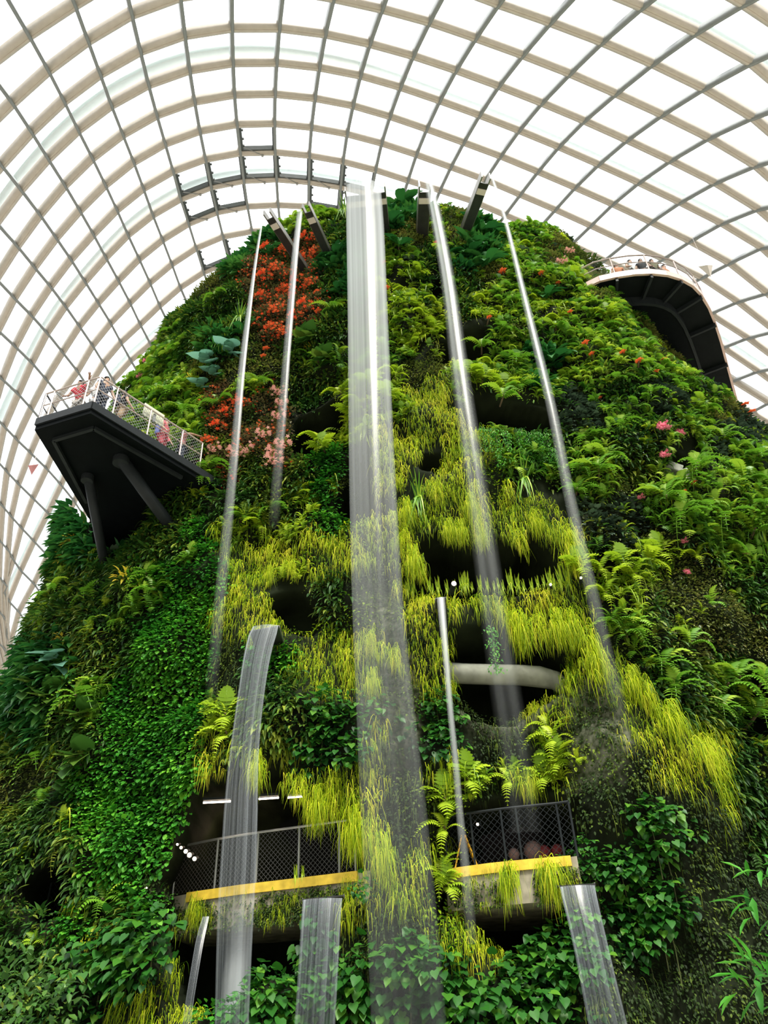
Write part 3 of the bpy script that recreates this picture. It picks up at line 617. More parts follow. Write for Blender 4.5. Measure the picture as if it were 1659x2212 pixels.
def communities():
    P, N = scatter(60000, .30)
    k, px = zone_of(P); c = cell(px); mix = (rng.random(len(P)) < .16) & np.isin(k, list('fdpkb')); k = np.where(mix, rng.choice(list('fddppyky'), len(P)), k); sel = rng.random(len(P)); up = np.clip((P[:, 2] - 3) / 30, 0, 1)
    base = .48 + .34 * vnoise(P * 1.1, 21) + .14 * rng.normal(size=len(P))
    for z in 'gmyfrpcdkbh':
        for ce in range(25):
            q = (k == z) & (c == ce)
            if q.sum() < 12: continue
            A, B, tc, s = P[q], N[q], base[q], sel[q]; bag = Bag(); fl = Bag(); n = len(A)
            th = lambda f: s < f
            if z == 'g':
                gap = vnoise(A * 1.3, 31) + vnoise(A * .5, 32) * .6; u = gap > -.62
                grassy(bag, A[u], B[u], 36, .29, tc[u] + .06, .24, .03, (.6, 1.2)); w = th(.30) & u; grassy(bag, A[w], B[w], 13, .55, tc[w] + .12, .16, .10, (.4, .8))
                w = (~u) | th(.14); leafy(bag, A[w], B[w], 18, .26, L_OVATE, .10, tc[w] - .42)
            elif z == 'm':
                leafy(bag, A, B, 26, .28, L_OVATE, .085, tc - .1, .6, flat=.4); w = th(.34); grassy(bag, A[w], B[w], 9, .34, tc[w] + .3, w=(.4, .8))
            elif z == 'y':
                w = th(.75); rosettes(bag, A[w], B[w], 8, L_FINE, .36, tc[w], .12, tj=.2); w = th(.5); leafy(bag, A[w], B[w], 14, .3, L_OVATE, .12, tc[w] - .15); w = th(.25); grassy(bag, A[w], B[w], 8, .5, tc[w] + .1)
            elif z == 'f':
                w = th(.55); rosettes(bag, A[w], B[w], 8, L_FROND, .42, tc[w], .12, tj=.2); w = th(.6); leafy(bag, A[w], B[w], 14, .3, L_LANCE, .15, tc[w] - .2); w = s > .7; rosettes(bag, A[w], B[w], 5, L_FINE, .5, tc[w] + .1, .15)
            elif z == 'r':
                leafy(bag, A, B, 34, .34, L_OVATE, .11, tc, .3, .4); w = th(.5); leafy(fl, A[w], B[w], 7, .40, L_FLOWER, .055, tc[w], .1, .8, .10)
            elif z == 'p':
                leafy(bag, A, B, 36, .34, L_OVATE, .10, tc, .35, .4)
            elif z == 'c':
                leafy(bag, A, B, 36, .36, L_OVATE, .14, tc, .55, .45, wide=(1, 1.5))
            elif z == 'd':
                leafy(bag, A, B, 11, .34, L_LANCE, .30, tc, .5, .4); leafy(bag, A, B, 14, .34, L_OVATE, .14, tc - .1); w = th(.12); rosettes(bag, A[w], B[w], 5, L_FROND2, .55, tc[w] + .15)
            elif z == 'k':
                leafy(bag, A, B, 15, .30, L_HEART, .15, tc, .35, .5, wide=(.9, 1.3))
            elif z == 'b':
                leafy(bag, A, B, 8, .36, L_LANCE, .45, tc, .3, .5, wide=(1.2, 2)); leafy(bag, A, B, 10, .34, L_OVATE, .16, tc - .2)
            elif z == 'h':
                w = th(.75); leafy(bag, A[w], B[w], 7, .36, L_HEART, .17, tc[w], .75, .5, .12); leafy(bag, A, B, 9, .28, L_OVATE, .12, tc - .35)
            nm, lab, cat = KIND[z]; wh = WHERE[ce // 5][ce % 5]
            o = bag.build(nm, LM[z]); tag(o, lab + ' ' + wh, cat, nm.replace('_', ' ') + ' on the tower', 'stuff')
            if fl.n:
                fo = fl.build('flowers', M_red, o); fo['kind'] = 'stuff'; fo['label'] = 'scarlet flowers'
communities()
# ------------------------------------------------------------------ concrete ledges and galleries of the tower (its parts)
def slab(name, px, z, zb, back, m, lab=None, yoff=0.0):
    """a ledge whose front edge runs under the given face points at height z"""
    fr = [atz(x, y, z) + np.array([0, yoff, 0]) for x, y in px]; n = len(fr)
    poly = [(p[0], p[1]) for p in fr] + [(p[0] * .97, p[1] + back) for p in fr[::-1]]
    o = MB().prism(poly, zb, z).build(name, m, mountain)
    if lab: o['label'] = lab
    return o, fr
ZG = 5.25
GL = [(330, 1946), (405, 1931), (520, 1914), (640, 1900), (772, 1884), (800, 1880)]
GR = [(962, 1881), (970, 1879), (1060, 1867), (1140, 1859), (1232, 1851), (1246, 1849)]
for nm, g, labs in (('gallery_slab', GL, ('mossy concrete edge of the left gallery', 'worn yellow safety stripe')), ('gallery_slab', GR, ('stained concrete edge of the right gallery', 'worn yellow safety stripe'))):
    o, fr = slab(nm, g, ZG, ZG - .80, 4.2, M_conc, labs[0])
    st = MB(); lo = 1 if g is GL else 1; hi = len(fr) - (1 if g is GL else 1)
    for a, b in zip(fr[lo:hi], fr[lo + 1:hi]):
        st.bar(a + np.array([0, -.02, -.08]), b + np.array([0, -.02, -.08]), .06, .2)
    s = st.build('yellow_stripe', M_yellow, o); s['label'] = labs[1]
    if g is GL: GLW = fr
    else: GRW = fr
# gallery back walls and ceilings
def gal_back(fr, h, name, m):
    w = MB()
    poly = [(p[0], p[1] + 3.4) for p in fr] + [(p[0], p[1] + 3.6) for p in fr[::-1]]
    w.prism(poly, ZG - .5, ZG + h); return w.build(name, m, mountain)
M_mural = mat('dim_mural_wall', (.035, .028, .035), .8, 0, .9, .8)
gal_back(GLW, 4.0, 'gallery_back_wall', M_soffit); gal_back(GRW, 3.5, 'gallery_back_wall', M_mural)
# lower concrete bar in the round hollow, small ledges above
cb = MB(); pts = [aty(x, y, 18.9) for x, y in [(965, 1452), (1000, 1455), (1060, 1457), (1120, 1458), (1165, 1462), (1200, 1470), (1225, 1490)]]
cb.tube(pts, [.27, .27, .27, .27, .28, .25, .2], 10); o = cb.build('pipe', M_concg, mountain, True); o['label'] = 'thick grey pipe across the round hollow'
for px, Y, zt in [([(952, 792), (1058, 790)], 20.2, .16), ([(1015, 992), (1048, 990)], 19.6, .2), ([(1058, 1318), (1085, 1318)], 18.3, .16), ([(1440, 1000), (1475, 1012), (1497, 1040)], 18.9, .3), ([(715, 748), (800, 738)], 19.6, .12), ([(1150, 980), (1185, 985)], 19.2, .15)]:
    b = MB(); q = [aty(x, y, Y) for x, y in px]
    for u, v in zip(q, q[1:]): b.bar(u + (0, .5, 0), v + (0, .5, 0), 1.0, zt)
    b.build('concrete_ledge', M_concg, mountain, bevel=.03)

# ------------------------------------------------------------------ railings
def chain_mesh(a, b, h, step=.11, z0=.06, r=.0045):
    """diamond netting between posts a and b (bottom points)"""
    a = np.asarray(a); b = np.asarray(b); L = np.linalg.norm(b - a); u = (b - a) / L; m = MB(); h = h - z0
    nrm = unit(np.cross(u, UPV))
    def seg(s0, t0, s1, t1):
        p = a + u * s0 + UPV * (z0 + t0); q = a + u * s1 + UPV * (z0 + t1); m.bar(p, q, r * 2, r, nrm)
    k = -h
    while k < L:
        for sgn in (1, -1):
            s0, s1 = k, k + h; t0, t1 = 0, h
            if s0 < 0: t0 = -s0; s0 = 0
            if s1 > L: t1 = h - (s1 - L); s1 = L
            if s1 > s0 + .01:
                if sgn > 0: seg(s0, t0, s1, t1)
                else: seg(s0, h - t0, s1, h - t1)
        k += step
    return m
def railing(label, fr, posts, h, m_post, m_mesh, mid=False, top_r=.03, post_r=.025, dark=None, step=.11, group=None, net=True):
    root = empty('railing', posts[0]); tag(root, label, 'railing')
    top = MB(); top.tube([p + UPV * h for p in posts], top_r, 6); keep(top.build('top_rail', m_post), root)
    if mid: keep(MB().tube([p + UPV * h * .55 for p in posts], top_r * .7, 6).build('mid_rail', m_post), root)
    for p in posts: keep(MB().tube([p, p + UPV * h], post_r, 6).build('post', m_post), root)
    if net:
        for a, b in zip(posts, posts[1:]): keep(chain_mesh(a, b, h, step).build('mesh_panel', m_mesh), root)
    return root
def on_line(fr, x):
    """point of the slab's front edge seen at picture column x"""
    px = proj(np.array(fr))[0][:, 0]; k = np.clip(np.searchsorted(px, x) - 1, 0, len(fr) - 2); t = (x - px[k]) / (px[k + 1] - px[k])
    return fr[k] * (1 - t) + fr[k + 1] * t
off = np.array([0, .10, 0])
railing('left gallery railing with wire mesh and pale posts above the yellow edge', GLW, [on_line(GLW, x) + off for x in (370, 461, 551, 643, 733, 768)], 1.12, M_grey, M_mesh)
railing('dark right gallery railing with wire mesh above the yellow edge', GRW, [on_line(GRW, x) + off for x in (968, 1028, 1096, 1130, 1222, 1250)], 1.12, M_dark, M_dark, step=.14)
rf = [aty(55, 1990, 20.5), aty(95, 1985, 20.3), aty(150, 1978, 20.1)]
railing('dim railing in the small dark opening at the far left foot', rf, rf, 1.3, M_dark, M_dark, step=.16)

# ------------------------------------------------------------------ left viewing platform
ZP = 17.5
A, B, C = atz(80, 905, ZP), atz(201, 868, ZP), atz(437, 1015, ZP)
Dl = atz(185, 1080, ZP)
u1 = unit(C - B); Cx = C + u1 * 3.0; dl = unit(Dl - A); Dx = Dl + dl * 4.0
plat = empty('viewing_platform', A); tag(plat, 'dark steel viewing platform jutting from the left of the planted tower', 'platform')
deckpoly = [A[:2], B[:2], C[:2], Cx[:2], Dx[:2]]
keep(MB().prism(deckpoly, ZP - .10, ZP).build('deck', M_dark), plat)
cen = np.mean([A, B, C, Dl], 0)
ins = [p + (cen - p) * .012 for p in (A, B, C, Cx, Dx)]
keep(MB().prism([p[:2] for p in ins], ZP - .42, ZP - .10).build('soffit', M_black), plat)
fa = MB()
for a, b in ((A, B), (B, Cx)): fa.bar(a - UPV * .13, b - UPV * .13, .07, .26)
fa = fa.build('fascia', M_dark); keep(fa, plat)
fr = MB(); fi = [p + (cen - p) * s for p, s in ((A, .28), (B, .28), (C, .2), (Dl, .2))]
for a, b in ((fi[3], fi[0]), (fi[0], fi[1]), (fi[1], fi[2])): fr.bar(a - UPV * .47, b - UPV * .47, .10, .12)
keep(fr.build('under_beam', M_dark), plat)
for (x0, y0), (x1, y1), r in (((190, 1030), (228, 1228), .15), ((262, 992), (372, 1142), .19)):
    a = atz(x0, y0, ZP - .45); h_, n_ = hit(x1, y1); b = h_ + unit(h_ - a) * .8
    keep(MB().tube([a, b], r, 14).build('strut', M_dark, None, True), plat)
    keep(MB().tube([a + UPV * .04, a - UPV * .18], r * 1.25, 12).build('strut_head', M_dark), plat)
def seg_posts(a, b, pxs):
    out = []
    P = proj(np.array([a, b]))[0]
    for x in pxs:
        ts = np.linspace(0, 1, 400); q = proj(a[None] * (1 - ts)[:, None] + b[None] * ts[:, None])[0]; t = ts[np.abs(q[:, 0] - x).argmin()]
        out.append(a * (1 - t) + b * t)
    return out
inn = (cen - B); inn = unit(inn * np.array([1, 1, 0])) * .10
Ai, Bi, Ci = A + inn, B + inn, C + inn
pp = seg_posts(Ai, Bi, [82, 101, 177, 199]); p2 = seg_posts(Bi, Ci, [203, 242, 316, 387, 430])
railing('pale railing with mid rail round the left viewing platform', None, [pp[0], pp[1], pp[2], Bi] + p2[1:], 1.12, M_rail, M_grey, True, .028, .026, step=.13)
lt = [Ai, Ai + dl * 1.8, Ai + dl * 3.6, Ai + dl * 5.4]
railing('dark railing along the far outer side of the left viewing platform', None, lt, 1.12, M_dark, M_dark, True, .03, .03, net=False)
sg = MB(); c = seg_posts(Bi, Ci, [326])[0]; un = unit(np.cross(u1, UPV))
sg.box(c + UPV * 1.10 - un * .12, (.75, .05, .5), math.atan2(u1[1], u1[0]))
sb = empty('notice_board', c); tag(sb, 'cream notice board fixed to the left platform railing', 'notice board')
keep(sg.build('board', M_paper, None, bevel=.01), sb); keep(MB().box(c + UPV * .95 - un * .07, (.08, .06, .3), math.atan2(u1[1], u1[0])).build('bracket', M_grey), sb)

# ------------------------------------------------------------------ curved walkway on the right shoulder
ZW = 27.3
OUT = [(1268, 617), (1295, 604), (1330, 596), (1370, 590), (1405, 588.5), (1440, 592), (1470, 601), (1495, 615), (1513, 634), (1530, 662), (1543, 694), (1556, 735), (1568, 780), (1580, 825), (1592, 868), (1600, 905), (1606, 940)]
ow = [atz(x, y, ZW) for x, y in OUT]
walk = empty('curved_walkway', ow[4]); tag(walk, 'curved cantilevered walkway with a rose-coloured edge and dark underside', 'walkway')
inner = [np.array([9.5, 30.5, ZW]), np.array([8.0, 27.5, ZW]), np.array([8.0, 22.8, ZW])]
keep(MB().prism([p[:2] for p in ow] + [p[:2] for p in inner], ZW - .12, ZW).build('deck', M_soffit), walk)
f_ = MB()
for a, b in zip(ow, ow[1:]): f_.bar(a + UPV * .02, b + UPV * .02, .10, .30)
keep(f_.build('fascia', M_copper), walk)
g_ = MB(); cw = np.array([9.5, 26.5, ZW]); g2 = MB()
iw = []
for k, p in enumerate(ow):
    t = unit(ow[min(k + 1, len(ow) - 1)] - ow[max(k - 1, 0)]); nin = np.cross(UPV, t); iw.append(p + nin * 1.15)
for a, b in zip(iw, iw[1:]): g_.bar(a - UPV * .32, b - UPV * .32, .12, .44)
keep(g_.build('inner_girder', M_dark), walk)
for k in range(2, len(ow) - 1, 2): g2 = MB().bar(ow[k] - UPV * .22, iw[k] - UPV * .22, .10, .2); keep(g2.build('cross_beam', M_dark), walk)
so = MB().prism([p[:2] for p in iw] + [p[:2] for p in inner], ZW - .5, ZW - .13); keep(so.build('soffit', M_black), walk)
rl = empty('railing', ow[1]); tag(rl, 'curved glass balustrade with pale rails on the right walkway', 'railing')
ri = [p * .995 + iw[k] * .005 for k, p in enumerate(ow)]
for nm, h, r in (('top_rail', 1.15, .035), ('mid_rail', .7, .025)): keep(MB().tube([p + UPV * h for p in ri], r, 6).build(nm, M_rail), rl)
for k in (2, 4, 6, 8, 9, 11, 13, 15): keep(MB().tube([ri[k], ri[k] + UPV * 1.15], .03, 6).build('post', M_rail), rl)
for a, b in zip(ri, ri[1:]): keep(MB().add([a + UPV * .12, b + UPV * .12, b + UPV * 1.1, a + UPV * 1.1], [(0, 1, 2, 3)]).build('glass_panel', M_glass2), rl)

# ------------------------------------------------------------------ lamps of the galleries
def tube_lamp(x0, y0, x1, y1, Y, lab, grp='tube lamps in the left gallery'):
    a, b = aty(x0, y0, Y), aty(x1, y1, Y); r = empty('tube_lamp', (a + b) / 2); tag(r, lab, 'lamp', grp)
    keep(MB().tube([a, b], .022, 8).build('tube', M_lamp), r); u = unit(b - a)
    keep(MB().bar(a + UPV * .07, b + UPV * .07, .12, .06).build('housing', M_dark), r)
for q in [(439, 1734, 498, 1731, 18.75, 'lit tube lamp at the left end of the left gallery ceiling'), (559, 1726, 602, 1723, 18.7, 'lit tube lamp just right of the broad side fall'),
          (621, 1723, 673, 1719, 18.6, 'lit tube lamp in the middle of the left gallery ceiling, under hanging grass'), (722, 1716, 738, 1713, 18.5, 'short lit tube lamp at the right end of the left gallery ceiling')]: tube_lamp(*q)
for x, y, r, lab in [(383, 1824, .04, 'smallest and topmost of the lit spots by the left railing'), (391, 1831, .05, 'second lit spot down by the left railing'), (401, 1839, .07, 'third lit spot down by the left railing'),
                     (409, 1847, .08, 'fourth lit spot down by the left railing'), (420, 1855, .07, 'lowest of the lit spots by the left railing')]:
    p = aty(x, y, 18.6); t = empty('spot_lamp', p); tag(t, lab, 'lamp', 'lit spots by the left railing')
    keep(MB().sphere(p, r * .6).build('bulb', M_spot, None, True), t); keep(MB().tube([p + (0, .02, 0), p + (0, .2, .05)], r * .8, 8).build('housing', M_dark), t)
for x, y, r, lab in [(972, 1290, .10, 'bright spotlight in the grass beside the narrow middle fall'), (1252, 1269, .05, 'small bright lamp in the grass at the right end of the wide hollow'), (318, 1921, .05, 'small lamp glowing at the left end of the left gallery'),
                     (1195, 1283, .05, 'small pale lamp in the grass below the wide dark hollow'), (1031, 1783, .05, 'small pale lamp at the left end of the right gallery')]:
    h_, n_ = hit(x, y); p = h_ + n_ * .55 if r != .05 or y < 1500 else h_ - np.array([0, .1, 0]); t = empty('spot_lamp', p); tag(t, lab, 'lamp')
    keep(MB().sphere(p, r * .6).build('bulb', M_spot, None, True), t); keep(MB().tube([p + (0, .03, 0), p + n_ * -.4], r * .8, 8).build('housing', M_dark), t)
l = bpy.data.lights.new('gallery_fill', 'POINT'); l.energy = 22; l.color = (1, .72, .5); l.shadow_soft_size = .5  # added fill light with no fixture, strengthens the warmth of the tube lamps
lo = bpy.data.objects.new('gallery_fill', l); COL.objects.link(lo); lo.location = aty(480, 1800, 20.6)
# ------------------------------------------------------------------ things in the right gallery
p = on_line(GRW, 1010) + np.array([0, .35, 0]); sgn = empty('caution_sign', p); tag(sgn, 'yellow folding floor sign standing on the right gallery edge', 'sign')
M_sign = mat('yellow_plastic', (.72, .40, .02), .4, 0, .05)
for s in (-1, 1):
    f = MB(); a0 = p + (s * .24, -.14, .0); a1 = p + (s * .24, .14, 0); t0 = p + (s * .02, -.1, .72); t1 = p + (s * .02, .1, .72)
    f.add([a0, a1, t1, t0, a0 + (s * .035, 0, 0), a1 + (s * .035, 0, 0), t1 + (s * .035, 0, 0), t0 + (s * .035, 0, 0)], [(0, 1, 2, 3), (4, 7, 6, 5), (0, 4, 5, 1), (1, 5, 6, 2), (2, 6, 7, 3), (3, 7, 4, 0)])
    keep(f.build('panel', M_sign), sgn)
M_pkst = mat('dusty_pink', (.26, .16, .15), .7, 0, .2); M_rdst = mat('dull_red', (.22, .03, .035), .7, 0, .2)
for x, y, r, m_, lab, nm in [(1110, 1845, .16, M_pkst, 'small pale pink rounded object behind the right gallery railing', 'pale_boulder'), (1152, 1838, .26, M_pkst, 'large pale pink rounded object behind the right gallery railing', 'pale_boulder'),
                         (1176, 1842, .20, M_rdst, 'dull red rounded object behind the right gallery railing', 'red_boulder'), (1204, 1838, .18, M_rdst, 'dull red rounded object at the right end of the right gallery', 'red_boulder')]:
    q = aty(x, y, 19.2); mb = MB().sphere((0, 0, 0), (r * .8, r * .8, r * .9), 14, 9); mb.v = [tuple(np.array(v) * (1 + .12 * float(vnoise(np.array(v)[None] * 5, 4)[0]))) for v in mb.v]
    o = mb.build(nm, m_, None, True); o.location = (q[0], q[1], max(q[2], ZG + r * .86)); tag(o, lab, 'boulder', 'rounded objects in the right gallery')

# ------------------------------------------------------------------ moss and grass on the gallery edges
def edge_growth(fr, spans, drapes, where_):
    for nm, key, cat in (('moss', 'm', 'moss'), ('hanging_grass', 'g', 'grass')):
        bag = Bag()
        for x0, x1, dens in spans:
            n = int(dens * (x1 - x0)); P = np.array([on_line(fr, x) for x in rng.uniform(x0, x1, n)]); P[:, 2] -= .22 + rng.random(n) ** .8 * .6; N = np.repeat([[0, -1., .1]], n, 0); tc = rng.uniform(.2, .8, n)
            if key == 'm': leafy(bag, P, N, 9, .09, L_OVATE, .06, tc, .7, .3, .01, flat=.3)
            else: w = rng.random(n) < .14; grassy(bag, P[w], N[w], 8, .22, tc[w], .08, .01, (.5, 1))
        if key == 'g':
            for x, L_, k in drapes:
                n = k; P = np.array([on_line(fr, x + v) for v in rng.normal(0, 9, n)]); P[:, 2] -= .1 + rng.random(n) * .35; grassy(bag, P, np.repeat([[0, -1., .1]], n, 0), 7, L_ * .62, rng.uniform(.2, .8, n), .08, .02, (.3, .6))
        o = bag.build(nm, LM[key]); tag(o, ('moss patches' if key == 'm' else 'grass drapes') + ' growing on the concrete edge of ' + where_, cat, nm.replace('_', ' ') + ' on the gallery edges', 'stuff')
edge_growth(GLW, [(335, 470, 1.2), (470, 560, .5), (560, 768, 1.9)], [(430, .7, 26), (352, .5, 22), (500, .3, 8), (755, .5, 20)], 'the left gallery')
edge_growth(GRW, [(972, 1040, .7), (1040, 1100, .5), (1150, 1245, 1.3)], [(1018, .4, 12), (1093, .95, 26), (1178, 1.0, 30), (1215, .5, 14), (1050, .3, 8)], 'the right gallery')
# ------------------------------------------------------------------ spouts and falls
def watermat(name, dens, streak, across, tint=(.90, .94, .98), lo=.72, hi=1.1):
    """silky water: white scattering threads with clear gaps; u across, v down the fall (0 top, 1 bottom)"""
    m = bpy.data.materials.new(name); m.use_nodes = True; t = m.node_tree; t.nodes.remove(t.nodes['Principled BSDF']); N = t.nodes.new; L = t.links.new
    uv = N('ShaderNodeUVMap'); sp = N('ShaderNodeSeparateXYZ'); L(uv.outputs[0], sp.inputs[0])
    mp = N('ShaderNodeMapping'); mp.inputs['Scale'].default_value = (streak, .5, 1); L(uv.outputs[0], mp.inputs[0])
    nz = N('ShaderNodeTexNoise'); nz.inputs['Scale'].default_value = 1.0; nz.inputs['Detail'].default_value = 1.5; L(mp.outputs[0], nz.inputs['Vector'])
    r1 = N('ShaderNodeMapRange'); r1.inputs['From Min'].default_value = .32; r1.inputs['From Max'].default_value = .72; r1.inputs['To Min'].default_value = lo; r1.inputs['To Max'].default_value = hi; L(nz.outputs['Fac'], r1.inputs['Value'])
    vr = N('ShaderNodeFloatCurve'); cu = vr.mapping.curves[0]; pts = dens
    cu.points[0].location = (pts[0][0], pts[0][1]); cu.points[1].location = (pts[-1][0], pts[-1][1])
    for a in pts[1:-1]: cu.points.new(*a)
    vr.mapping.update(); L(sp.outputs['Y'], vr.inputs['Value'])
    cr = N('ShaderNodeFloatCurve'); cc = cr.mapping.curves[0]; cc.points[0].location = across[0]; cc.points[1].location = across[-1]
    for a in across[1:-1]: cc.points.new(*a)
    cr.mapping.update(); L(sp.outputs['X'], cr.inputs['Value'])
    p1 = N('ShaderNodeMath'); p1.operation = 'MULTIPLY'; L(r1.outputs[0], p1.inputs[0]); L(vr.outputs[0], p1.inputs[1])
    p2 = N('ShaderNodeMath'); p2.operation = 'MULTIPLY'; p2.use_clamp = True; L(p1.outputs[0], p2.inputs[0]); L(cr.outputs[0], p2.inputs[1])
    df = N('ShaderNodeBsdfDiffuse'); df.inputs[0].default_value = (*tint, 1); tl = N('ShaderNodeBsdfTranslucent'); tl.inputs[0].default_value = (*tint, 1)
    mx = N('ShaderNodeMixShader'); mx.inputs[0].default_value = .5; L(df.outputs[0], mx.inputs[1]); L(tl.outputs[0], mx.inputs[2])
    gl = N('ShaderNodeBsdfGlossy'); gl.inputs['Roughness'].default_value = .25; mg = N('ShaderNodeMixShader'); mg.inputs[0].default_value = .12; L(mx.outputs[0], mg.inputs[1]); L(gl.outputs[0], mg.inputs[2])
    tr = N('ShaderNodeBsdfTransparent'); mo = N('ShaderNodeMixShader'); L(p2.outputs[0], mo.inputs[0]); L(tr.outputs[0], mo.inputs[1]); L(mg.outputs[0], mo.inputs[2])
    L(mo.outputs[0], t.nodes['Material Output'].inputs['Surface']); return m
def fall(label, pts, y0, y1, m, group, nu=9, thick=.12):
    """a falling sheet through face points (x, y, width): y0 at the lip, y1 at the foot; bowed across"""
    pts = np.array(pts, float); s = np.concatenate([[0], np.cumsum(np.hypot(*np.diff(pts[:, :2], axis=0).T))]); s /= s[-1]
    q = np.linspace(0, 1, 40); X, Y, Wd = (np.interp(q, s, pts[:, k]) for k in range(3))
    ker = np.array([1, 2, 3, 2, 1]) / 9.
    for k in range(2): X = np.convolve(np.pad(X, 2, 'edge' if k == 5 else 'reflect', **({} if k == 5 else {'reflect_type': 'odd'})), ker, 'valid'); 
    yy = y0 + (y1 - y0) * (1 - (1 - q) ** 2.2)
    C = np.array([aty(a, b, c) for a, b, c in zip(X, Y, yy)]); D = ((C - EYE) @ FW); hw = Wd / FOC * D / 2
    V = []; UV = []; F = []
    us = np.linspace(0, 1, nu)
    for k in range(40):
            for u in us:
                b = -math.sin(math.pi * u) * thick * min(1, hw[k] * 2)
                V.append(C[k] + np.array([(u * 2 - 1) * hw[k], b, 0])); UV.append((u, q[k]))
    for k in range(39):
        for c in range(nu - 1):
            a = k * nu + c; F.append((a, a + 1, a + nu + 1, a + nu))
    o = build('waterfall', V, F, m, None, uv=UV, smooth=True); tag(o, label, 'waterfall', group); return o
SOFT = [(0, 0), (.2, .55), (.5, 1), (.8, .55), (1, 0)]
W_main = watermat('water_main', [(0, .6), (.04, .85), (.16, .66), (.33, .38), (.5, .22), (.7, .14), (1, .08)], 15, [(0, .0), (.04, .75), (.16, .9), (.30, .85), (.5, .72), (.78, .62), (.90, .85), (.97, .5), (1, 0)])
W_twin = watermat('water_twin', [(0, .75), (.1, .70), (.25, .45), (.45, .26), (.7, .14), (1, .03)], 3, [(0, 0), (.14, .28), (.30, .92), (.48, .45), (.68, .85), (.86, .26), (1, 0)])
W_thin = watermat('water_thin', [(0, .0), (.04, .75), (.2, .52), (.5, .28), (.8, .13), (1, .0)], 2, SOFT)
W_low = watermat('water_low', [(0, .62), (.06, .5), (.2, .36), (.5, .32), (1, .26)], 26, [(0, .0), (.04, .85), (.12, .5), (.35, .42), (.65, .62), (.88, .5), (.96, .85), (1, 0)], (.80, .88, .97), .35, 1.35)
W_slim = watermat('water_slim', [(0, .8), (.2, .6), (.6, .34), (1, .05)], 2, SOFT)
GU, GLo = 'falls from the summit spouts', 'falls from the lower lips'
fall('broad main waterfall down the middle from the central spout', [(785, 398, 74), (788, 425, 78), (789, 480, 82), (795, 700, 88), (803, 1000, 100), (815, 1300, 112), (830, 1500, 124), (850, 1750, 145), (870, 2000, 155), (885, 2240, 165)], 17.0, 15.6, W_main, GU, 13, .22)
fall('twin-threaded waterfall right of the main fall from the fourth spout', [(926, 393, 22), (940, 450, 28), (956, 540, 32), (972, 620, 34), (985, 740, 40), (1000, 850, 46), (1022, 1000, 52), (1043, 1150, 58), (1064, 1300, 64), (1085, 1450, 70), (1110, 1600, 76), (1135, 1800, 84)], 17.0, 15.6, W_twin, GU)
fall('thin waterfall farthest right from the long right spout', [(1062, 382, 10), (1078, 425, 9), (1092, 470, 10), (1115, 570, 14), (1140, 670, 18), (1167, 780, 22), (1195, 890, 24), (1215, 1000, 26), (1236, 1100, 28), (1262, 1210, 30), (1290, 1330, 34), (1320, 1460, 38), (1355, 1600, 44)], 17.0, 15.6, W_thin, GU)
fall('faint waterfall second from left under the shorter left spout', [(648, 455, 14), (643, 495, 14), (636, 560, 16), (628, 660, 17), (618, 780, 18), (609, 900, 22), (601, 1000, 24), (590, 1150, 28)], 17.0, 16.0, W_thin, GU)
fall('thinnest waterfall at the far left from the leftmost spout', [(566, 478, 5), (560, 510, 6), (548, 590, 8), (535, 690, 13), (521, 800, 17), (509, 950, 20), (495, 1100, 24), (480, 1250, 28), (465, 1400, 30), (455, 1520, 32)], 17.0, 15.8, W_thin, GU)
fall('broad side fall leaping left over the lit gallery', [(574, 1352, 56), (565, 1366, 62), (557, 1400, 60), (545, 1480, 58), (534, 1560, 60), (525, 1650, 66), (520, 1750, 74), (516, 1850, 78), (511, 1930, 80), (506, 2040, 78), (500, 2230, 74)], 17.0, 16.2, W_low, GLo)
fall('narrow middle fall beside the bright spotlight', [(952, 1291, 19), (956, 1340, 18), (962, 1400, 16), (968, 1480, 15), (975, 1560, 15), (985, 1650, 16), (993, 1760, 18), (1003, 1850, 22), (1012, 1950, 26), (1020, 2040, 28)], 17.0, 16.2, W_slim, GLo)
fall('broad lower fall under the right end of the left gallery', [(697, 1942, 86), (694, 1975, 86), (690, 2050, 87), (684, 2150, 88), (679, 2230, 89)], 17.3, 16.9, W_low, GLo)
fall('broad lower fall under the right end of the right gallery', [(1247, 1914, 76), (1254, 1950, 76), (1264, 1990, 75), (1281, 2065, 76), (1298, 2145, 80), (1318, 2235, 86)], 16.9, 16.3, W_low, GLo)
fall('slim curved fall at the left end under the left gallery', [(445, 1980, 14), (438, 2005, 17), (430, 2040, 18), (420, 2100, 18), (410, 2160, 18), (401, 2230, 18)], 17.6, 17.0, W_low, GLo)
# soft column of spray below the gallery
fall('pale column of spray behind the leaves under the left gallery', [(520, 1965, 56), (516, 2050, 58), (508, 2120, 60), (500, 2220, 60)], 18.6, 18.5, watermat('spray', [(0, .10), (.3, .3), (.6, .75), (1, .7)], 2, SOFT), GLo)

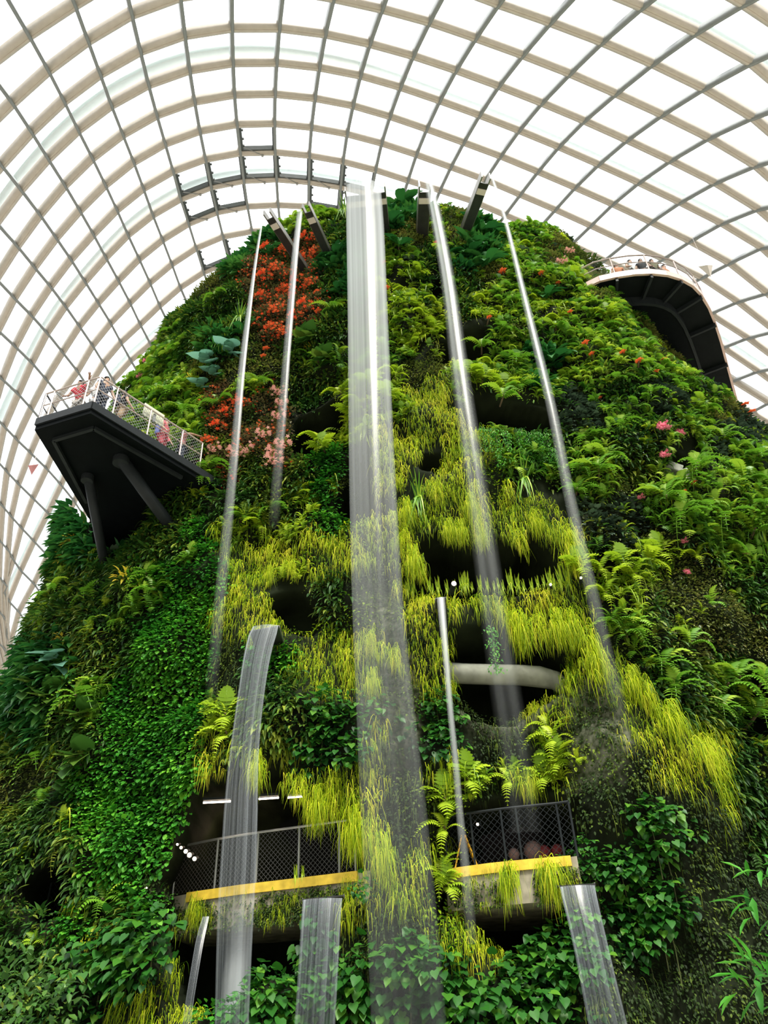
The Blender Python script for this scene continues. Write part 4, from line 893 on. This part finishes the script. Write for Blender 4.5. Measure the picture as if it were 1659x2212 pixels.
def spout(label, tip, base, w, h, Yt=17.15):
    """open channel spout, tip and base as seen; runs level into the planting"""
    a = aty(*tip, Yt); b = atz(*base, a[2]); d = unit((b - a) * np.array([1, 1, 0])); b = a + d * 5.5
    root = empty('spout', a); tag(root, label, 'spout', 'steel water spouts at the summit')
    s = np.cross(UPV, d); m = MB()
    for sg in (-1, 1): m.bar(a + s * sg * w / 2 + UPV * h * .2, b + s * sg * w / 2 + UPV * h * .2, .05, h, UPV)
    keep(m.build('side_plate', M_spout), root)
    keep(MB().bar(a + d * .25 - UPV * h * .28, b - UPV * h * .28, w, .05, UPV).build('channel_floor', M_spoutd), root)
    keep(MB().bar(a + d * .5 - UPV * h * .33, a + d * .75 - UPV * h * .33, w * 1.02, .07, UPV).build('cross_plate', M_arch), root)
spout('leftmost steel water spout, short and tilted over the summit leaves', (576, 458), (622, 528), .28, .30)
spout('second steel water spout from the left at the summit', (660, 444), (700, 530), .28, .30)
spout('wide central steel spout behind the main waterfall', (788, 405), (800, 500), 1.6, .32)
spout('narrow steel spout of the twin waterfall at the summit', (918, 398), (914, 470), .45, .5)
spout('long right steel water spout pointing up at the roof', (1050, 380), (1005, 500), .36, .42)
for lab, x0, y0, x1, y1, Y in [('small lip of the broad side fall over the gallery', 538, 1364, 602, 1352, 17.15), ('lip of the lower fall under the left gallery', 652, 1946, 742, 1937, 17.4), ('lip of the lower fall under the right gallery', 1205, 1917, 1288, 1912, 17.0), ('small lip of the narrow middle fall', 941, 1293, 964, 1290, 17.1)]:
    a, b = aty(x0, y0, Y), aty(x1, y1, Y); root = empty('spout', a); tag(root, lab, 'spout', 'lips of the lower falls')
    keep(MB().bar((a + (0, .55, .03)), (b + (0, .55, .03)), 1.0, .03).build('lip_plate', M_spoutd), root)
    for q in (a, b): keep(MB().bar(q + (0, .12, .04), q + (0, 1.1, .04), .02, .07).build('side_plate', M_spout), root)
# ------------------------------------------------------------------ plants one can pick out, each a thing of its own
def variant(fn, *a):
    """a plant built at the origin facing -Y (outward normal), z up"""
    b = Bag(); fn(b, *a); return np.concatenate(b.V), np.concatenate(b.F), np.clip(np.concatenate(b.T), 0, 1)
O = np.zeros((1, 3)); ON = np.array([[0, -.93, .37]])
def mesh_of(name, vft, m):
    o = build(name, vft[0], vft[1], m, tint=vft[2]); me = o.data; bpy.data.objects.remove(o); return me
def fern_v(b, k, L, tpl): rosettes(b, O, ON, k, tpl, L, np.array([.55]), .05, .25)
def stem_v(h): 
    mb = MB().tube([(0, .25, -.1), (0, 0, 0), (0, -h * .6, h * .25)], [.03, .035, .02], 6); me = bpy.data.meshes.new('stem'); me.from_pydata(mb.v, [], mb.f); me.materials.append(M_wood); return me
def bush_v(b, k, R, tpl, L, dn=.3): leafy(b, O, ON, k, R, tpl, L, np.array([.5]), dn, .5, .15, flat=.9)
def paddle_v(b, k, L): rosettes(b, O, ON, k, L_PADDLE, L, np.array([.45]), .05, .55, .15)
def vine_v(b, n, h):
    P = np.stack([rng.normal(0, .10, n), rng.normal(-.05, .05, n), -rng.random(n) * h], -1); t = unit(rnd(n) * .6 + DOWN * .7 + [0, -.4, 0]); b.add(L_OVATE, P, t, unit(rnd(n) * .4 + [0, -.6, .7]), rng.uniform(.06, .1, n), rng.uniform(.2, .9, n))
def flowers_v(b, k, R, L): leafy(b, O, ON, k, R, L_FLOWER, L, np.array([.5]), .1, .8, .22, flat=.9)
def tuft_v(b, k, L): grassy(b, O, ON, k, L, np.array([.5]), .06, .05, (.8, 1.8), L_BLADES[:1] + L_UPBL)
KINDS = {}
def kind(key, name, cat, group, parts): KINDS[key] = (name, cat, group, parts)
ST = stem_v(.35)
kind('fern', 'fern', 'fern', 'ferns picked out on the tower', [[('fronds', mesh_of('fronds', variant(fern_v, 9, .95, t_), LM[z])), ('stem', ST)] for t_, z in ((L_FROND, 'f'), (L_FROND2, 'f'), (L_FROND, 'f'))])
kind('lime', 'fern', 'fern', 'lime ferns on the tower', [[('fronds', mesh_of('fronds', variant(fern_v, 10, .8, t_), LM['y'])), ('stem', ST)] for t_ in (L_FINE, L_FROND)])
kind('paddle', 'paddle_leaf_plant', 'plant', 'paddle-leaved plants on the tower', [[('leaves', mesh_of('leaves', variant(paddle_v, k, 1.15), LM['b'])), ('stem', ST)] for k in (10, 12)])
kind('jade', 'elephant_ear_plant', 'plant', 'elephant-ear plants on the tower', [[('leaves', mesh_of('leaves', variant(bush_v, 7, .45, L_HEART, .75, .5), M_jade)), ('stem', ST)]])
kind('aroid', 'elephant_ear_plant', 'plant', 'elephant-ear plants on the tower', [[('leaves', mesh_of('leaves', variant(bush_v, 8, .5, L_HEART, .62, .5), LM['d'])), ('stem', ST)]])
kind('yellow', 'yellow_leaf_plant', 'plant', 'yellow-leaved plants on the tower', [[('leaves', mesh_of('leaves', variant(bush_v, 16, .32, L_LANCE, .34, .5), M_ylw)), ('stem', ST)]])
kind('scarlet', 'flowering_shrub', 'flower', 'scarlet flowering shrubs on the tower', [[('foliage', mesh_of('foliage', variant(bush_v, 60, .4, L_OVATE, .11), LM['r'])), ('flowers', mesh_of('flowers', variant(flowers_v, 26, .42, .085), M_red))], [('foliage', mesh_of('foliage', variant(bush_v, 50, .4, L_OVATE, .11), LM['r'])), ('flowers', mesh_of('flowers', variant(flowers_v, 16, .42, .085), M_red))]])
kind('salmon', 'flowering_shrub', 'flower', 'salmon flowering shrubs on the tower', [[('foliage', mesh_of('foliage', variant(bush_v, 50, .4, L_OVATE, .11), LM['p'])), ('flowers', mesh_of('flowers', variant(flowers_v, 26, .4, .075), M_pale))]])
kind('pink', 'flowering_shrub', 'flower', 'pink flowering shrubs on the tower', [[('foliage', mesh_of('foliage', variant(bush_v, 40, .34, L_OVATE, .12), LM['d'])), ('flowers', mesh_of('flowers', variant(flowers_v, 24, .24, .10), M_pink))]])
kind('bloom', 'red_bloom', 'flower', 'single red blooms on the tower', [[('flowers', mesh_of('flowers', variant(flowers_v, 2, .02, .17), M_red)), ('stem', ST)]])
kind('vine', 'hanging_vine', 'vine', 'hanging vines on the tower', [[('leaves', mesh_of('leaves', variant(vine_v, 260, 1.7), LM['c'])), ('stem', None)], [('leaves', mesh_of('leaves', variant(vine_v, 200, 1.3), LM['c'])), ('stem', None)]])
def drape_v(b, k, L):
    C = O + np.stack([rng.normal(0, .16, k), rng.normal(0, .06, k), rng.uniform(-.5, .15, k)], -1); grassy(b, C, np.repeat(ON, k, 0), 5, L, rng.uniform(.35, .8, k), .05, .02, (.3, .7))
kind('drape', 'grass_drape', 'grass', 'long grass drapes over the hollows', [[('blades', mesh_of('blades', variant(drape_v, 44, .62), LM['g']))], [('blades', mesh_of('blades', variant(drape_v, 34, .5), LM['g']))]])
kind('spiky', 'spiky_plant', 'plant', 'spiky-leaved plants on the tower', [[('leaves', mesh_of('leaves', variant(tuft_v, 40, 1.0), LM['f'])), ('stem', ST)]])
kind('tuft', 'grass_tuft', 'grass', 'upright grass tufts on ledges', [[('blades', mesh_of('blades', variant(tuft_v, 26, .34), LM['y']))]])
vst = MB().tube([(0, 0, 0), (.02, -.03, -.6), (-.01, -.02, -1.3)], .012, 5); VST = bpy.data.meshes.new('stem'); VST.from_pydata(vst.v, [], vst.f); VST.materials.append(M_stem)
DESC = {'fern': ('arching green fern', 'drooping green fern', 'feathery green fern'), 'lime': ('lime-green feathery fern',), 'paddle': ('plant with large dark paddle leaves',), 'jade': ('pale blue-green elephant-ear plant',),
        'aroid': ('dark elephant-ear plant',), 'yellow': ('plant with yellow leaves',), 'scarlet': ('shrub thick with scarlet flowers', 'shrub dotted with scarlet flowers'), 'salmon': ('shrub covered in salmon flowers',), 'pink': ('plant with bright pink flowers',),
        'bloom': ('single red bloom',), 'vine': ('hanging vine of tiny leaves',), 'spiky': ('plant with long spiky leaves',), 'tuft': ('upright tuft of grass',), 'drape': ('long yellow-green grass drape', 'short yellow-green grass drape')}
PLANTED = []
def plant(key, x, y, s, b=None, dz=0.0, turn=0.0):
    h_, n_ = hit(x, y, b)
    if h_ is None: return
    name, cat, grp, parts = KINDS[key]; v = len(PLANTED) % len(parts); h_ = h_ + n_ * (.5 if key == 'vine' else .3 if key == 'drape' else .12)
    ang = math.atan2(n_[0], -n_[1]) * .8 + turn
    r = bpy.data.objects.new(name, None); COL.objects.link(r); r.empty_display_size = .2; r.location = h_; r.rotation_euler = (0, 0, ang); r.scale = (s, s, s); r['category'] = cat; r['group'] = grp
    for pn, me in parts[v]:
        if me is None: me = VST
        o = bpy.data.objects.new(pn, me); COL.objects.link(o); o.parent = r
        if pn == 'flowers' and key != 'bloom': o['kind'] = 'stuff'
    PLANTED.append((r, DESC[key][v % len(DESC[key])], x, y))
LIST = {
 'paddle': "868,462,1.15 845,500,.9 905,480,.85 1030,512,1.1 1060,520,.9 1015,565,1 1050,585,.95 735,565,.9 720,590,.7 1190,790,.9 1175,655,.75 560,515,.75 585,560,.7 1005,540,.8 860,540,.7 530,730,.7 740,640,.7",
 'jade': "455,795,.8 495,778,.8 470,820,.6 440,850,.6 130,1440,.7",
 'aroid': "80,1490,.9 40,1500,.9 110,1520,.8 190,1560,.7 60,1560,.8 180,1650,.9 150,1690,.8 690,790,.7 660,750,.8",
 'yellow': "168,1180,.8 150,1215,.8 272,1262,.8 140,1385,.5 670,760,.5 410,830,.5",
 'pink': "1432,945,1 1462,950,.8 1440,998,.9 1390,1088,.6 328,792,1 313,822,.7 1265,665,.5 1350,700,.6 1430,722,.9 1455,740,.9 1410,708,.9 1472,752,.9 1395,698,.8 1443,733,.8 1488,762,.8 1420,716,.8 1500,772,.7 1465,760,.8 960,430,.7 975,445,.6 1480,1180,.5 1475,1250,.5 1610,1215,.6",
 'bloom': "1170,605,1 1200,625,1 1190,640,1 1375,798,1.2 1345,780,1 1090,605,1.5 1265,760,1.2 1400,815,1 1280,780,.9 1230,690,.9 1575,850,1 1595,890,1.1 1608,905,1.2 1570,858,.9 1500,1060,.8 1465,1080,.8 830,585,1 832,640,1 820,650,.8 570,770,1 568,785,.8 1300,870,.6 940,540,1 690,690,1 1050,700,.8 1420,790,.8",
 'scarlet': "575,560,1 620,560,1 660,580,1 600,600,1 650,620,1 690,560,.9 570,620,1 620,650,1 660,680,.9 600,690,1 640,700,.9 590,730,.9 670,530,.9 680,630,.9 490,910,.9 520,890,.8 470,940,.9 450,970,.8 560,660,.9 625,735,.8",
 'salmon': "590,1000,1 620,985,1 560,985,.9 600,870,.9 620,890,.9 590,1020,1 610,920,.9 470,990,.9 500,1000,.9 575,960,.9 1240,505,.8 1215,585,.8 1225,560,.8 990,440,.7",
 'fern': "380,860,1.2 345,835,1.2 325,865,1.1 410,905,1.2 300,880,1 360,900,1 1290,1035,1.1 1240,1075,1.1 1265,960,1.1 1305,1000,1 1250,1030,1 1560,1130,1.3 1620,1160,1.3 1510,1110,1.2 1480,1060,1.1 1560,1500,1.2 1620,1560,1.2 1500,1020,1 1440,1090,1.1 345,1285,1.1 320,1255,1 1600,1050,1.1 1640,1110,1.2 1470,1130,1 1540,1180,1 1350,760,.9 1300,720,.9 1390,760,.9 1260,640,.8 1150,600,.8 1200,720,.9 1330,830,.9 1460,850,.9 1510,890,.9 1080,720,.9 1110,790,.9 1040,760,.9 1120,850,1 1100,660,.8 560,840,.9 620,480,.8 700,470,.8 450,1020,1 430,1050,1 520,1130,.9 590,1110,.9 1590,1480,1.1 1540,1540,1 1640,1480,1 1350,1380,1 1320,1350,.9 180,1520,1.2 220,1500,1 480,880,1 640,780,.8 720,680,.9 980,620,.8 1400,860,.9 1560,960,1 1630,1000,1.1 1340,930,.9 1080,870,.9 230,1960,1 90,1650,1 260,1360,.9 120,1290,.9 200,1300,.9 400,760,.9 380,720,.9 470,650,.8 1480,1400,.9 1420,1450,1 1450,1500,1",
 'lime': "690,965,1 705,980,.9 1390,1225,1.1 1420,1210,1.1 1365,1260,1 1340,1230,.9 910,690,.8 930,720,.8 880,640,.8 900,600,.8 940,670,.8 890,750,.8 850,820,.9 800,840,.9 780,880,.9 830,870,.9 1050,660,.8 1010,820,.9 1060,800,.9 1090,850,.9 1200,1610,1 1220,1650,1 1190,1580,.9 1180,1690,.9 1100,1700,.9 490,1560,1 500,1600,1 1000,1690,.9 960,1800,.9 650,1090,.9 560,1150,.9 530,1130,.9 1300,1300,.9 1250,1240,.9 740,860,.9 760,900,.9 1210,700,.8 1240,610,.8 1150,540,.8 1310,690,.9 1160,660,.8 1040,830,1 1290,1240,.9 960,1740,.9 950,1895,.8 955,1920,.7 1500,1210,.8",
 'spiky': "1540,800,1 1520,785,1 1505,815,.9 490,745,.9 520,700,.8 1130,1050,.9 905,1090,.9 745,470,.9 690,455,.8 1650,1190,.9",
 'tuft': "883,1289,1 895,1285,1 913,1288,0.5 928,1278,0.8 936,1286,0.6 948,1284,1 966,1284,0.8 981,1278,0.6 994,1277,1 1003,1275,1.2 1011,1276,1 1023,1278,0.5 1040,1280,1 1055,1279,0.8 1071,1279,0.6 1080,1272,0.5 1090,1278,0.6 1105,1276,1.2 1118,1276,1 1133,1278,0.7 1148,1277,0.8 1162,1271,0.7 1176,1267,0.7 1188,1269,1.2 1197,1274,1 1214,1267,1.2 1228,1268,1.2 640,1905,.6 660,1900,.5 1300,1440,.9 1330,1436,.9",
 'drape': "888,1170,1 898,1205,1 905,1235,.7 985,1150,.8 1030,1135,1 1042,1165,.7 1110,1155,.9 1140,1135,.8 1205,1150,1 1228,1190,1 1240,1225,.8 960,1150,.7 1100,1335,1 1130,1352,1 1160,1350,1.1 1200,1350,1 1262,1372,1 1275,1412,1 1290,1440,.9 1245,1345,1 1080,1325,.7 560,1640,.8 655,1690,.8 690,1712,.9 735,1715,1 762,1765,1 1125,1695,.8 1150,1690,.6 780,1800,.9 820,1840,.9 640,1230,.7 590,1255,.6 1390,1500,.9 1440,1560,.9 1490,1620,.9 1340,1470,.8 850,1420,.8 805,1480,.7 810,1390,.8 1010,1090,.9 930,1060,.8 880,1110,.9",
 'vine': "1040,945,.8 1060,942,.85 1080,942,.9 1100,942,.9 1120,944,.85 1140,946,.85 1160,948,.8 1172,950,.9 1050,945,.8 1090,942,.8 1110,944,.9 1130,946,.7 1050,1365,1.0 1150,948,.9 1185,985,.6",
}
for key, s in LIST.items():
    for w in s.split(): x, y, sc = (float(v) for v in w.split(',')); plant(key, x, y, sc * random.uniform(.9, 1.1), None, turn=random.uniform(-.3, .3))
# hearts and creepers that hang in front of the galleries and foot, each clump a plant
hv = [[('leaves', mesh_of('leaves', variant(bush_v, k, .55, L_HEART, .18, .8), LM['h'])), ('stem', VST)] for k in (46, 36, 54)]
kind('heart', 'climbing_vine', 'climber', 'heart-leaved climbers on the tower', hv); DESC['heart'] = ('leafy clump of heart-leaved climber', 'loose clump of heart-leaved climber', 'dense clump of heart-leaved climber')
for x, y, s in [(690, 1540, 1), (720, 1590, 1), (680, 1620, .9), (745, 1640, .9), (940, 1530, .9), (965, 1580, .8), (1400, 1770, .9), (1430, 1830, 1), (1375, 1870, 1), (1345, 1900, .9), (1410, 1940, 1), (1440, 1980, 1), (1370, 1990, .9), (1390, 2040, .9),
                (800, 2090, 1.1), (880, 2080, 1.1), (940, 2100, 1.1), (990, 2140, 1.1), (860, 2160, 1.2), (760, 2170, 1.2), (1070, 2140, 1.1), (1150, 2110, 1.1), (1200, 2070, 1.1), (1215, 2150, 1.1), (715, 2135, 1.0), (565, 2155, 1.0), (600, 2185, 1.2), (640, 2170, 1.0), (1280, 2100, 1),
                (300, 2010, 1.2), (335, 2040, 1.2), (275, 2080, 1.2), (230, 2050, 1.2), (320, 2110, 1.2), (190, 2110, 1.2), (530, 2195, 1.0), (1000, 2190, 1.2), (1130, 2190, 1.2), (1278, 1862, .7), (1290, 1905, .7), (1262, 1835, .6), (775, 1925, .6)]: plant('heart', x, y, s)
# tell look-alikes apart: by where they grow, then by their order along the wall
def where(x, y): return WHERE[int(np.searchsorted(ROWS, y))][int(np.searchsorted(COLS, x))]
ORD = ['first', 'second', 'third', 'fourth', 'fifth', 'sixth', 'seventh', 'eighth', 'ninth', 'tenth', 'eleventh', 'twelfth', 'thirteenth', 'fourteenth', 'fifteenth', 'sixteenth', 'seventeenth', 'eighteenth', 'nineteenth', 'twentieth']
def short(x, y):
    c = ['far left shoulder', 'left summit', 'summit behind main fall', 'right summit', 'right shoulder', 'platform side', 'left face by thin falls', 'upper face behind main fall', 'face by small hollows', 'right edge under walkway',
         'slope under platform struts', 'face above side fall', 'rib beside main fall', 'wide dark hollow', 'right flank by thin fall', 'left bulge', 'left gallery roof', 'central rib', 'right gallery roof', 'right flank by rock rim',
         'left foot', 'foot under left gallery', 'foot of central rib', 'foot under right gallery', 'right foot']
    return c[int(np.searchsorted(ROWS, y)) * 5 + int(np.searchsorted(COLS, x))]
groups = {}
for r, d, x, y in PLANTED: groups.setdefault((d, short(x, y)), []).append((x, y, r))
for (d, w), L in groups.items():
    L.sort(key=lambda t: (t[0], t[1]))
    for k, (x, y, r) in enumerate(L):
        if len(L) == 1: r['label'] = d + ' on the ' + w
        elif len(L) == 2: r['label'] = d + ' on the ' + w + (', left one of two' if k == 0 else ', right one of two')
        else: r['label'] = d + ' on the ' + w + ', ' + ORD[k] + ' from left'

# ------------------------------------------------------------------ visitors
def skinmat(c): return mat('skin', c, .5, 0, .05)
SKIN1 = skinmat((.55, .33, .22)); SKIN2 = skinmat((.38, .22, .14)); HAIRM = mat('dark_hair', (.012, .01, .008), .5, 0, .2)
CL = {k: mat('cloth_' + k, c, .8, 0, .1, 8) for k, c in {'red': (.62, .02, .04), 'plaid': (.45, .42, .38), 'white': (.75, .77, .78), 'navy': (.03, .04, .07), 'tan': (.45, .32, .20), 'grey': (.25, .26, .28), 'pink': (.65, .28, .28), 'coral': (.75, .14, .18), 'blue': (.12, .15, .45), 'black': (.02, .02, .022), 'orange': (.55, .22, .10), 'olive': (.15, .14, .07)}.items()}
def skin_obj(name, J, E, R, m, parent, sub=1):
    keys = list(J); me = bpy.data.meshes.new(name); me.from_pydata([J[k] for k in keys], [(keys.index(a), keys.index(b)) for a, b in E], []); me.materials.append(m)
    o = bpy.data.objects.new(name, me); COL.objects.link(o); o.parent = parent
    o.modifiers.new('skin', 'SKIN').use_smooth_shade = True
    for k, v in zip(keys, me.skin_vertices[0].data): v.radius = (R[k], R[k] * (.72 if k in ('chest', 'spine', 'pelvis', 'waist') else 1)); v.use_root = k in ('pelvis', 'waist_r')
    if sub:
        s = o.modifiers.new('smooth', 'SUBSURF'); s.levels = sub; s.render_levels = sub
    return o
def person(label, loc, face, shirt, legs, skin=SKIN1, arms=((.13, -.03, -.30), (.11, -.02, -.30)), fore=((.02, -.13, -.22), (.02, -.16, -.18)), lean=0.0, long_legs=True, h=1.0, bag=None, group='visitors on the left platform', stride=.0):
    """standing figure; face = heading of the nose (0 looks along -Y); arms/fore = upper-arm and forearm vectors, left then right"""
    root = empty('person', loc); root.rotation_euler = (0, 0, face); root.scale = (h, h, h); tag(root, label, 'person', group)
    ly = -lean
    J = {'pelvis': (0, 0, .93), 'spine': (0, ly * .3, 1.12), 'chest': (0, ly * .7, 1.32), 'neck': (0, ly, 1.47), 'skull': (0, ly - .015, 1.56), 'crown': (0, ly - .01, 1.66), 'nose': (0, ly - .105, 1.565)}
    R = {'pelvis': .145, 'spine': .125, 'chest': .15, 'neck': .055, 'skull': .085, 'crown': .075, 'nose': .018}
    E = [('pelvis', 'spine'), ('spine', 'chest'), ('chest', 'neck'), ('neck', 'skull'), ('skull', 'crown'), ('skull', 'nose')]
    for s, sg in (('l', 1), ('r', -1)):
        k = 0 if s == 'l' else 1; ua = np.array(arms[k]) * (sg, 1, 1); fa = np.array(fore[k]) * (sg, 1, 1)
        sh = np.array([sg * .185, ly * .85, 1.41]); el = sh + unit(ua) * .29; wr = el + unit(fa) * .25; f = unit(fa); pm = wr + f * .08
        J.update({s + 'sh': tuple(sh), s + 'el': tuple(el), s + 'wr': tuple(wr), s + 'pm': tuple(pm)}); R.update({s + 'sh': .066, s + 'el': .044, s + 'wr': .030, s + 'pm': .034})
        E += [('chest', s + 'sh'), (s + 'sh', s + 'el'), (s + 'el', s + 'wr'), (s + 'wr', s + 'pm')]
        side = unit(np.cross(f, (0, .3, 1.0))); curl = unit(f + np.array([0, 0, -.6]))
        for n_, (o_, ln) in enumerate(((-.032, .070), (-.011, .082), (.011, .078), (.032, .060))):
            a = pm + side * o_ + f * .02; b = a + f * ln * .5; c = b + curl * ln * .5
            for nm, p in (('a', a), ('b', b), ('c', c)): J[f'{s}f{n_}{nm}'] = tuple(p); R[f'{s}f{n_}{nm}'] = .010
            E += [(s + 'pm', f'{s}f{n_}a'), (f'{s}f{n_}a', f'{s}f{n_}b'), (f'{s}f{n_}b', f'{s}f{n_}c')]
        th = wr + f * .03 + side * -.05; J[s + 'th'] = tuple(th); J[s + 'th2'] = tuple(th + f * .045); R[s + 'th'] = .011; R[s + 'th2'] = .010; E += [(s + 'wr', s + 'th'), (s + 'th', s + 'th2')]
        st = stride * sg
        J.update({s + 'hp': (sg * .095, 0, .88), s + 'kn': (sg * .105, -st * .5 - .01, .49), s + 'an': (sg * .105, st * .3 + .02, .085), s + 'to': (sg * .125, st * .3 - .14, .035)})
        R.update({s + 'hp': .088, s + 'kn': .060, s + 'an': .042, s + 'to': .036}); E += [('pelvis', s + 'hp'), (s + 'hp', s + 'kn'), (s + 'kn', s + 'an'), (s + 'an', s + 'to')]
    body = skin_obj('body', J, E, R, skin, root)
    sub = lambda ks, ad: ({k: J[k] for k in ks}, [e for e in E if e[0] in ks and e[1] in ks], {k: R[k] + ad for k in ks})
    mid = {s + 'ml': tuple(np.array(J[s + 'sh']) * .45 + np.array(J[s + 'el']) * .55) for s in 'lr'}
    J.update(mid); R.update({k: .060 for k in mid})
    Jt, Et, Rt = sub(['pelvis', 'spine', 'chest', 'lsh', 'rsh', 'lml', 'rml'], .022); Et += [('lsh', 'lml'), ('rsh', 'rml')]
    skin_obj('shirt', Jt, Et, Rt, CL[shirt], root)
    if long_legs: ks = ['pelvis', 'lhp', 'rhp', 'lkn', 'rkn', 'lan', 'ran']; Jt, Et, Rt = sub(ks, .02)
    else:
        ks = ['pelvis', 'lhp', 'rhp', 'lkn', 'rkn']; Jt, Et, Rt = sub(ks, .024)
    Jt = dict(Jt); Jt['pelvis'] = (0, 0, .95)
    skin_obj('trousers' if long_legs else 'shorts', Jt, Et, Rt, CL[legs], root)
    hb = MB().sphere((0, ly + .012, 1.635), (.094, .105, .105), 14, 9); hb.v = [v if not (v[1] < ly - .03 and v[2] < 1.66) else (v[0], max(v[1], ly - .055), max(v[2], 1.66)) for v in hb.v]; hb.build('hair', HAIRM, root, True)
    for sg in (1, -1):
        MB().sphere((sg * .033, ly - .088, 1.59), .012, 8, 5).build('eye', HAIRM, root, True); MB().sphere((sg * .088, ly - .01, 1.57), (.012, .022, .032), 8, 5).build('ear', skin, root, True)
        MB().sphere((sg * .125, J['lto'][1] * .5 + (.02 if sg < 0 else 0) - .01, .045), (.05, .13, .05), 10, 6).build('shoe', CL['black'], root, True)
    MB().sphere((0, ly - .094, 1.52), (.024, .008, .007), 8, 5).build('mouth', CL['coral'], root, True)
    if bag: MB().box((0, ly + .20, 1.2), (.28, .16, .38)).build('backpack', CL[bag], root, bevel=.05)
    return root
def on_deck(x, y, back=.0):
    q = atz(x, y, ZP); return q + unit((cen - q) * (1, 1, 0)) * back
ua = unit(B - A); fA = math.atan2(ua[1], ua[0])
pq = lambda t, back: A + (B - A) * t + unit(np.cross(UPV, B - A)) * back
pr = lambda t, back: B + (C - B) * t + unit(np.cross(UPV, C - B)) * back
person('person in red top and plaid trousers leaning on the platform rail, arm raised', pq(.40, .62), fA + .1, 'red', 'plaid', SKIN2, ((.2, -.14, -.04), (.12, -.05, -.28)), ((.12, -.20, .05), (0, -.15, -.16)), .16)
person('person in white clothes standing between the red top and the platform corner', pq(.66, .75), fA + .4, 'white', 'white', SKIN1, lean=.04)
person('person in dark top with back half turned, nearest the platform corner', pr(.12, .55), .9, 'navy', 'navy', SKIN1, bag=None, lean=.05)
person('person in dark top and tan shorts on the platform walking from the corner', pr(.30, .6), 2.4, 'black', 'tan', SKIN1, long_legs=False, stride=.15, bag='navy')
person('person in coral red dress-length top behind the platform mesh', pr(.70, .6), 1.5, 'coral', 'coral', SKIN1, bag='blue', long_legs=False)
person('person in pink top holding arms up at the right end of the platform', pr(.885, .6), 2.0, 'pink', 'navy', SKIN2, ((.2, -.2, -.1), (.2, -.2, -.1)), ((-.1, -.22, .08), (-.1, -.22, .08)))
def on_walk(k, f, back):
    p = ow[k] * (1 - f) + ow[k + 1] * f; q = iw[k] * (1 - f) + iw[k + 1] * f; return p + unit(q - p) * back
for k, f, bk, face, sh, lg, sk, lab in [(3, .5, .65, .4, 'white', 'grey', SKIN1, 'person in white near the left end of the curved walkway'), (4, .3, .6, -.2, 'black', 'black', SKIN2, 'person in black leaning at the middle of the curved walkway'),
                                 (5, .1, .55, .3, 'olive', 'black', SKIN2, 'person in dark olive on the curved walkway, right of the one in black'), (5, .7, .75, -.5, 'grey', 'navy', SKIN1, 'person in grey on the curved walkway bend'),
                                 (6, .3, .6, .5, 'orange', 'black', SKIN2, 'person in orange top at the bend of the curved walkway'), (2, .6, .8, 0, 'orange', 'tan', SKIN2, 'person in faded orange at the left end of the curved walkway')]:
    q = on_walk(k, f, bk); person(lab, (q[0], q[1], ZW), face, sh, lg, sk, group='visitors on the curved walkway')

# ------------------------------------------------------------------ close plants at the edges of the view
def near_shrub(name, label, base, h, R, n, L, m, tpl=L_OVATE, cat='shrub', dn=.5, ang=0):
    r = empty(name, base); tag(r, label, cat); b = Bag(); c = np.array([[0, 0, h]]); leafy(b, c, np.array([[0, -.5, .86]]), n, R, tpl, L, np.array([.4]), dn, .3, 0, .5, flat=1.0, wide=(.8, 1.2))
    b.build('foliage', m, r); MB().tube([(0, 0, 0), (.05, .02, h * .5), (0, 0, h)], [.05, .04, .02], 7).build('stem', M_wood, r)
q = aty(1690, 2000, 9.0); near_shrub('foreground_shrub', 'blurred deep green shrub at the right edge near the viewer', (q[0] + .35, q[1], 0), q[2], .75, 130, .26, LM['c'], L_LANCE)
q = aty(1680, 2190, 9.0); near_shrub('foreground_shrub', 'low deep green shrub in the bottom right corner', (q[0] + .2, q[1], 0), q[2], .6, 110, .26, LM['c'], L_LANCE)
q = aty(30, 2150, 11.0); near_shrub('foreground_shrub', 'bushy green shrub in the bottom left corner', (q[0], q[1], 0), q[2] - .3, .9, 380, .13, LM['d'])

# hanging decorations under the roof
def pendant(label, x, y, top, Y, size):
    p = aty(x, y, Y); t = np.array([p[0], p[1], atz(x, top, 1)[2] * 0 + p[2] + 3.2]); r = empty('hanging_ornament', p); tag(r, label, 'ornament')
    keep(MB().tube([t, p], .012, 5).build('cord', M_rail), r)
    keep(MB().add([p + (-size, 0, .0), p + (size, 0, .05), p + (.1 * size, .05, -2.2 * size), p + (0, -size * .5, -.4 * size)], [(0, 1, 3), (1, 2, 3), (2, 0, 3), (0, 2, 1)]).build('cone', CL['pink'] if x < 800 else M_arch), r)
pendant('small pale pink cone hanging on a cord left of the viewing platform', 72, 1005, 820, 24, .22)
pendant('small beige triangle hanging under the roof right of the curved walkway', 1524, 575, 500, 27, .42)
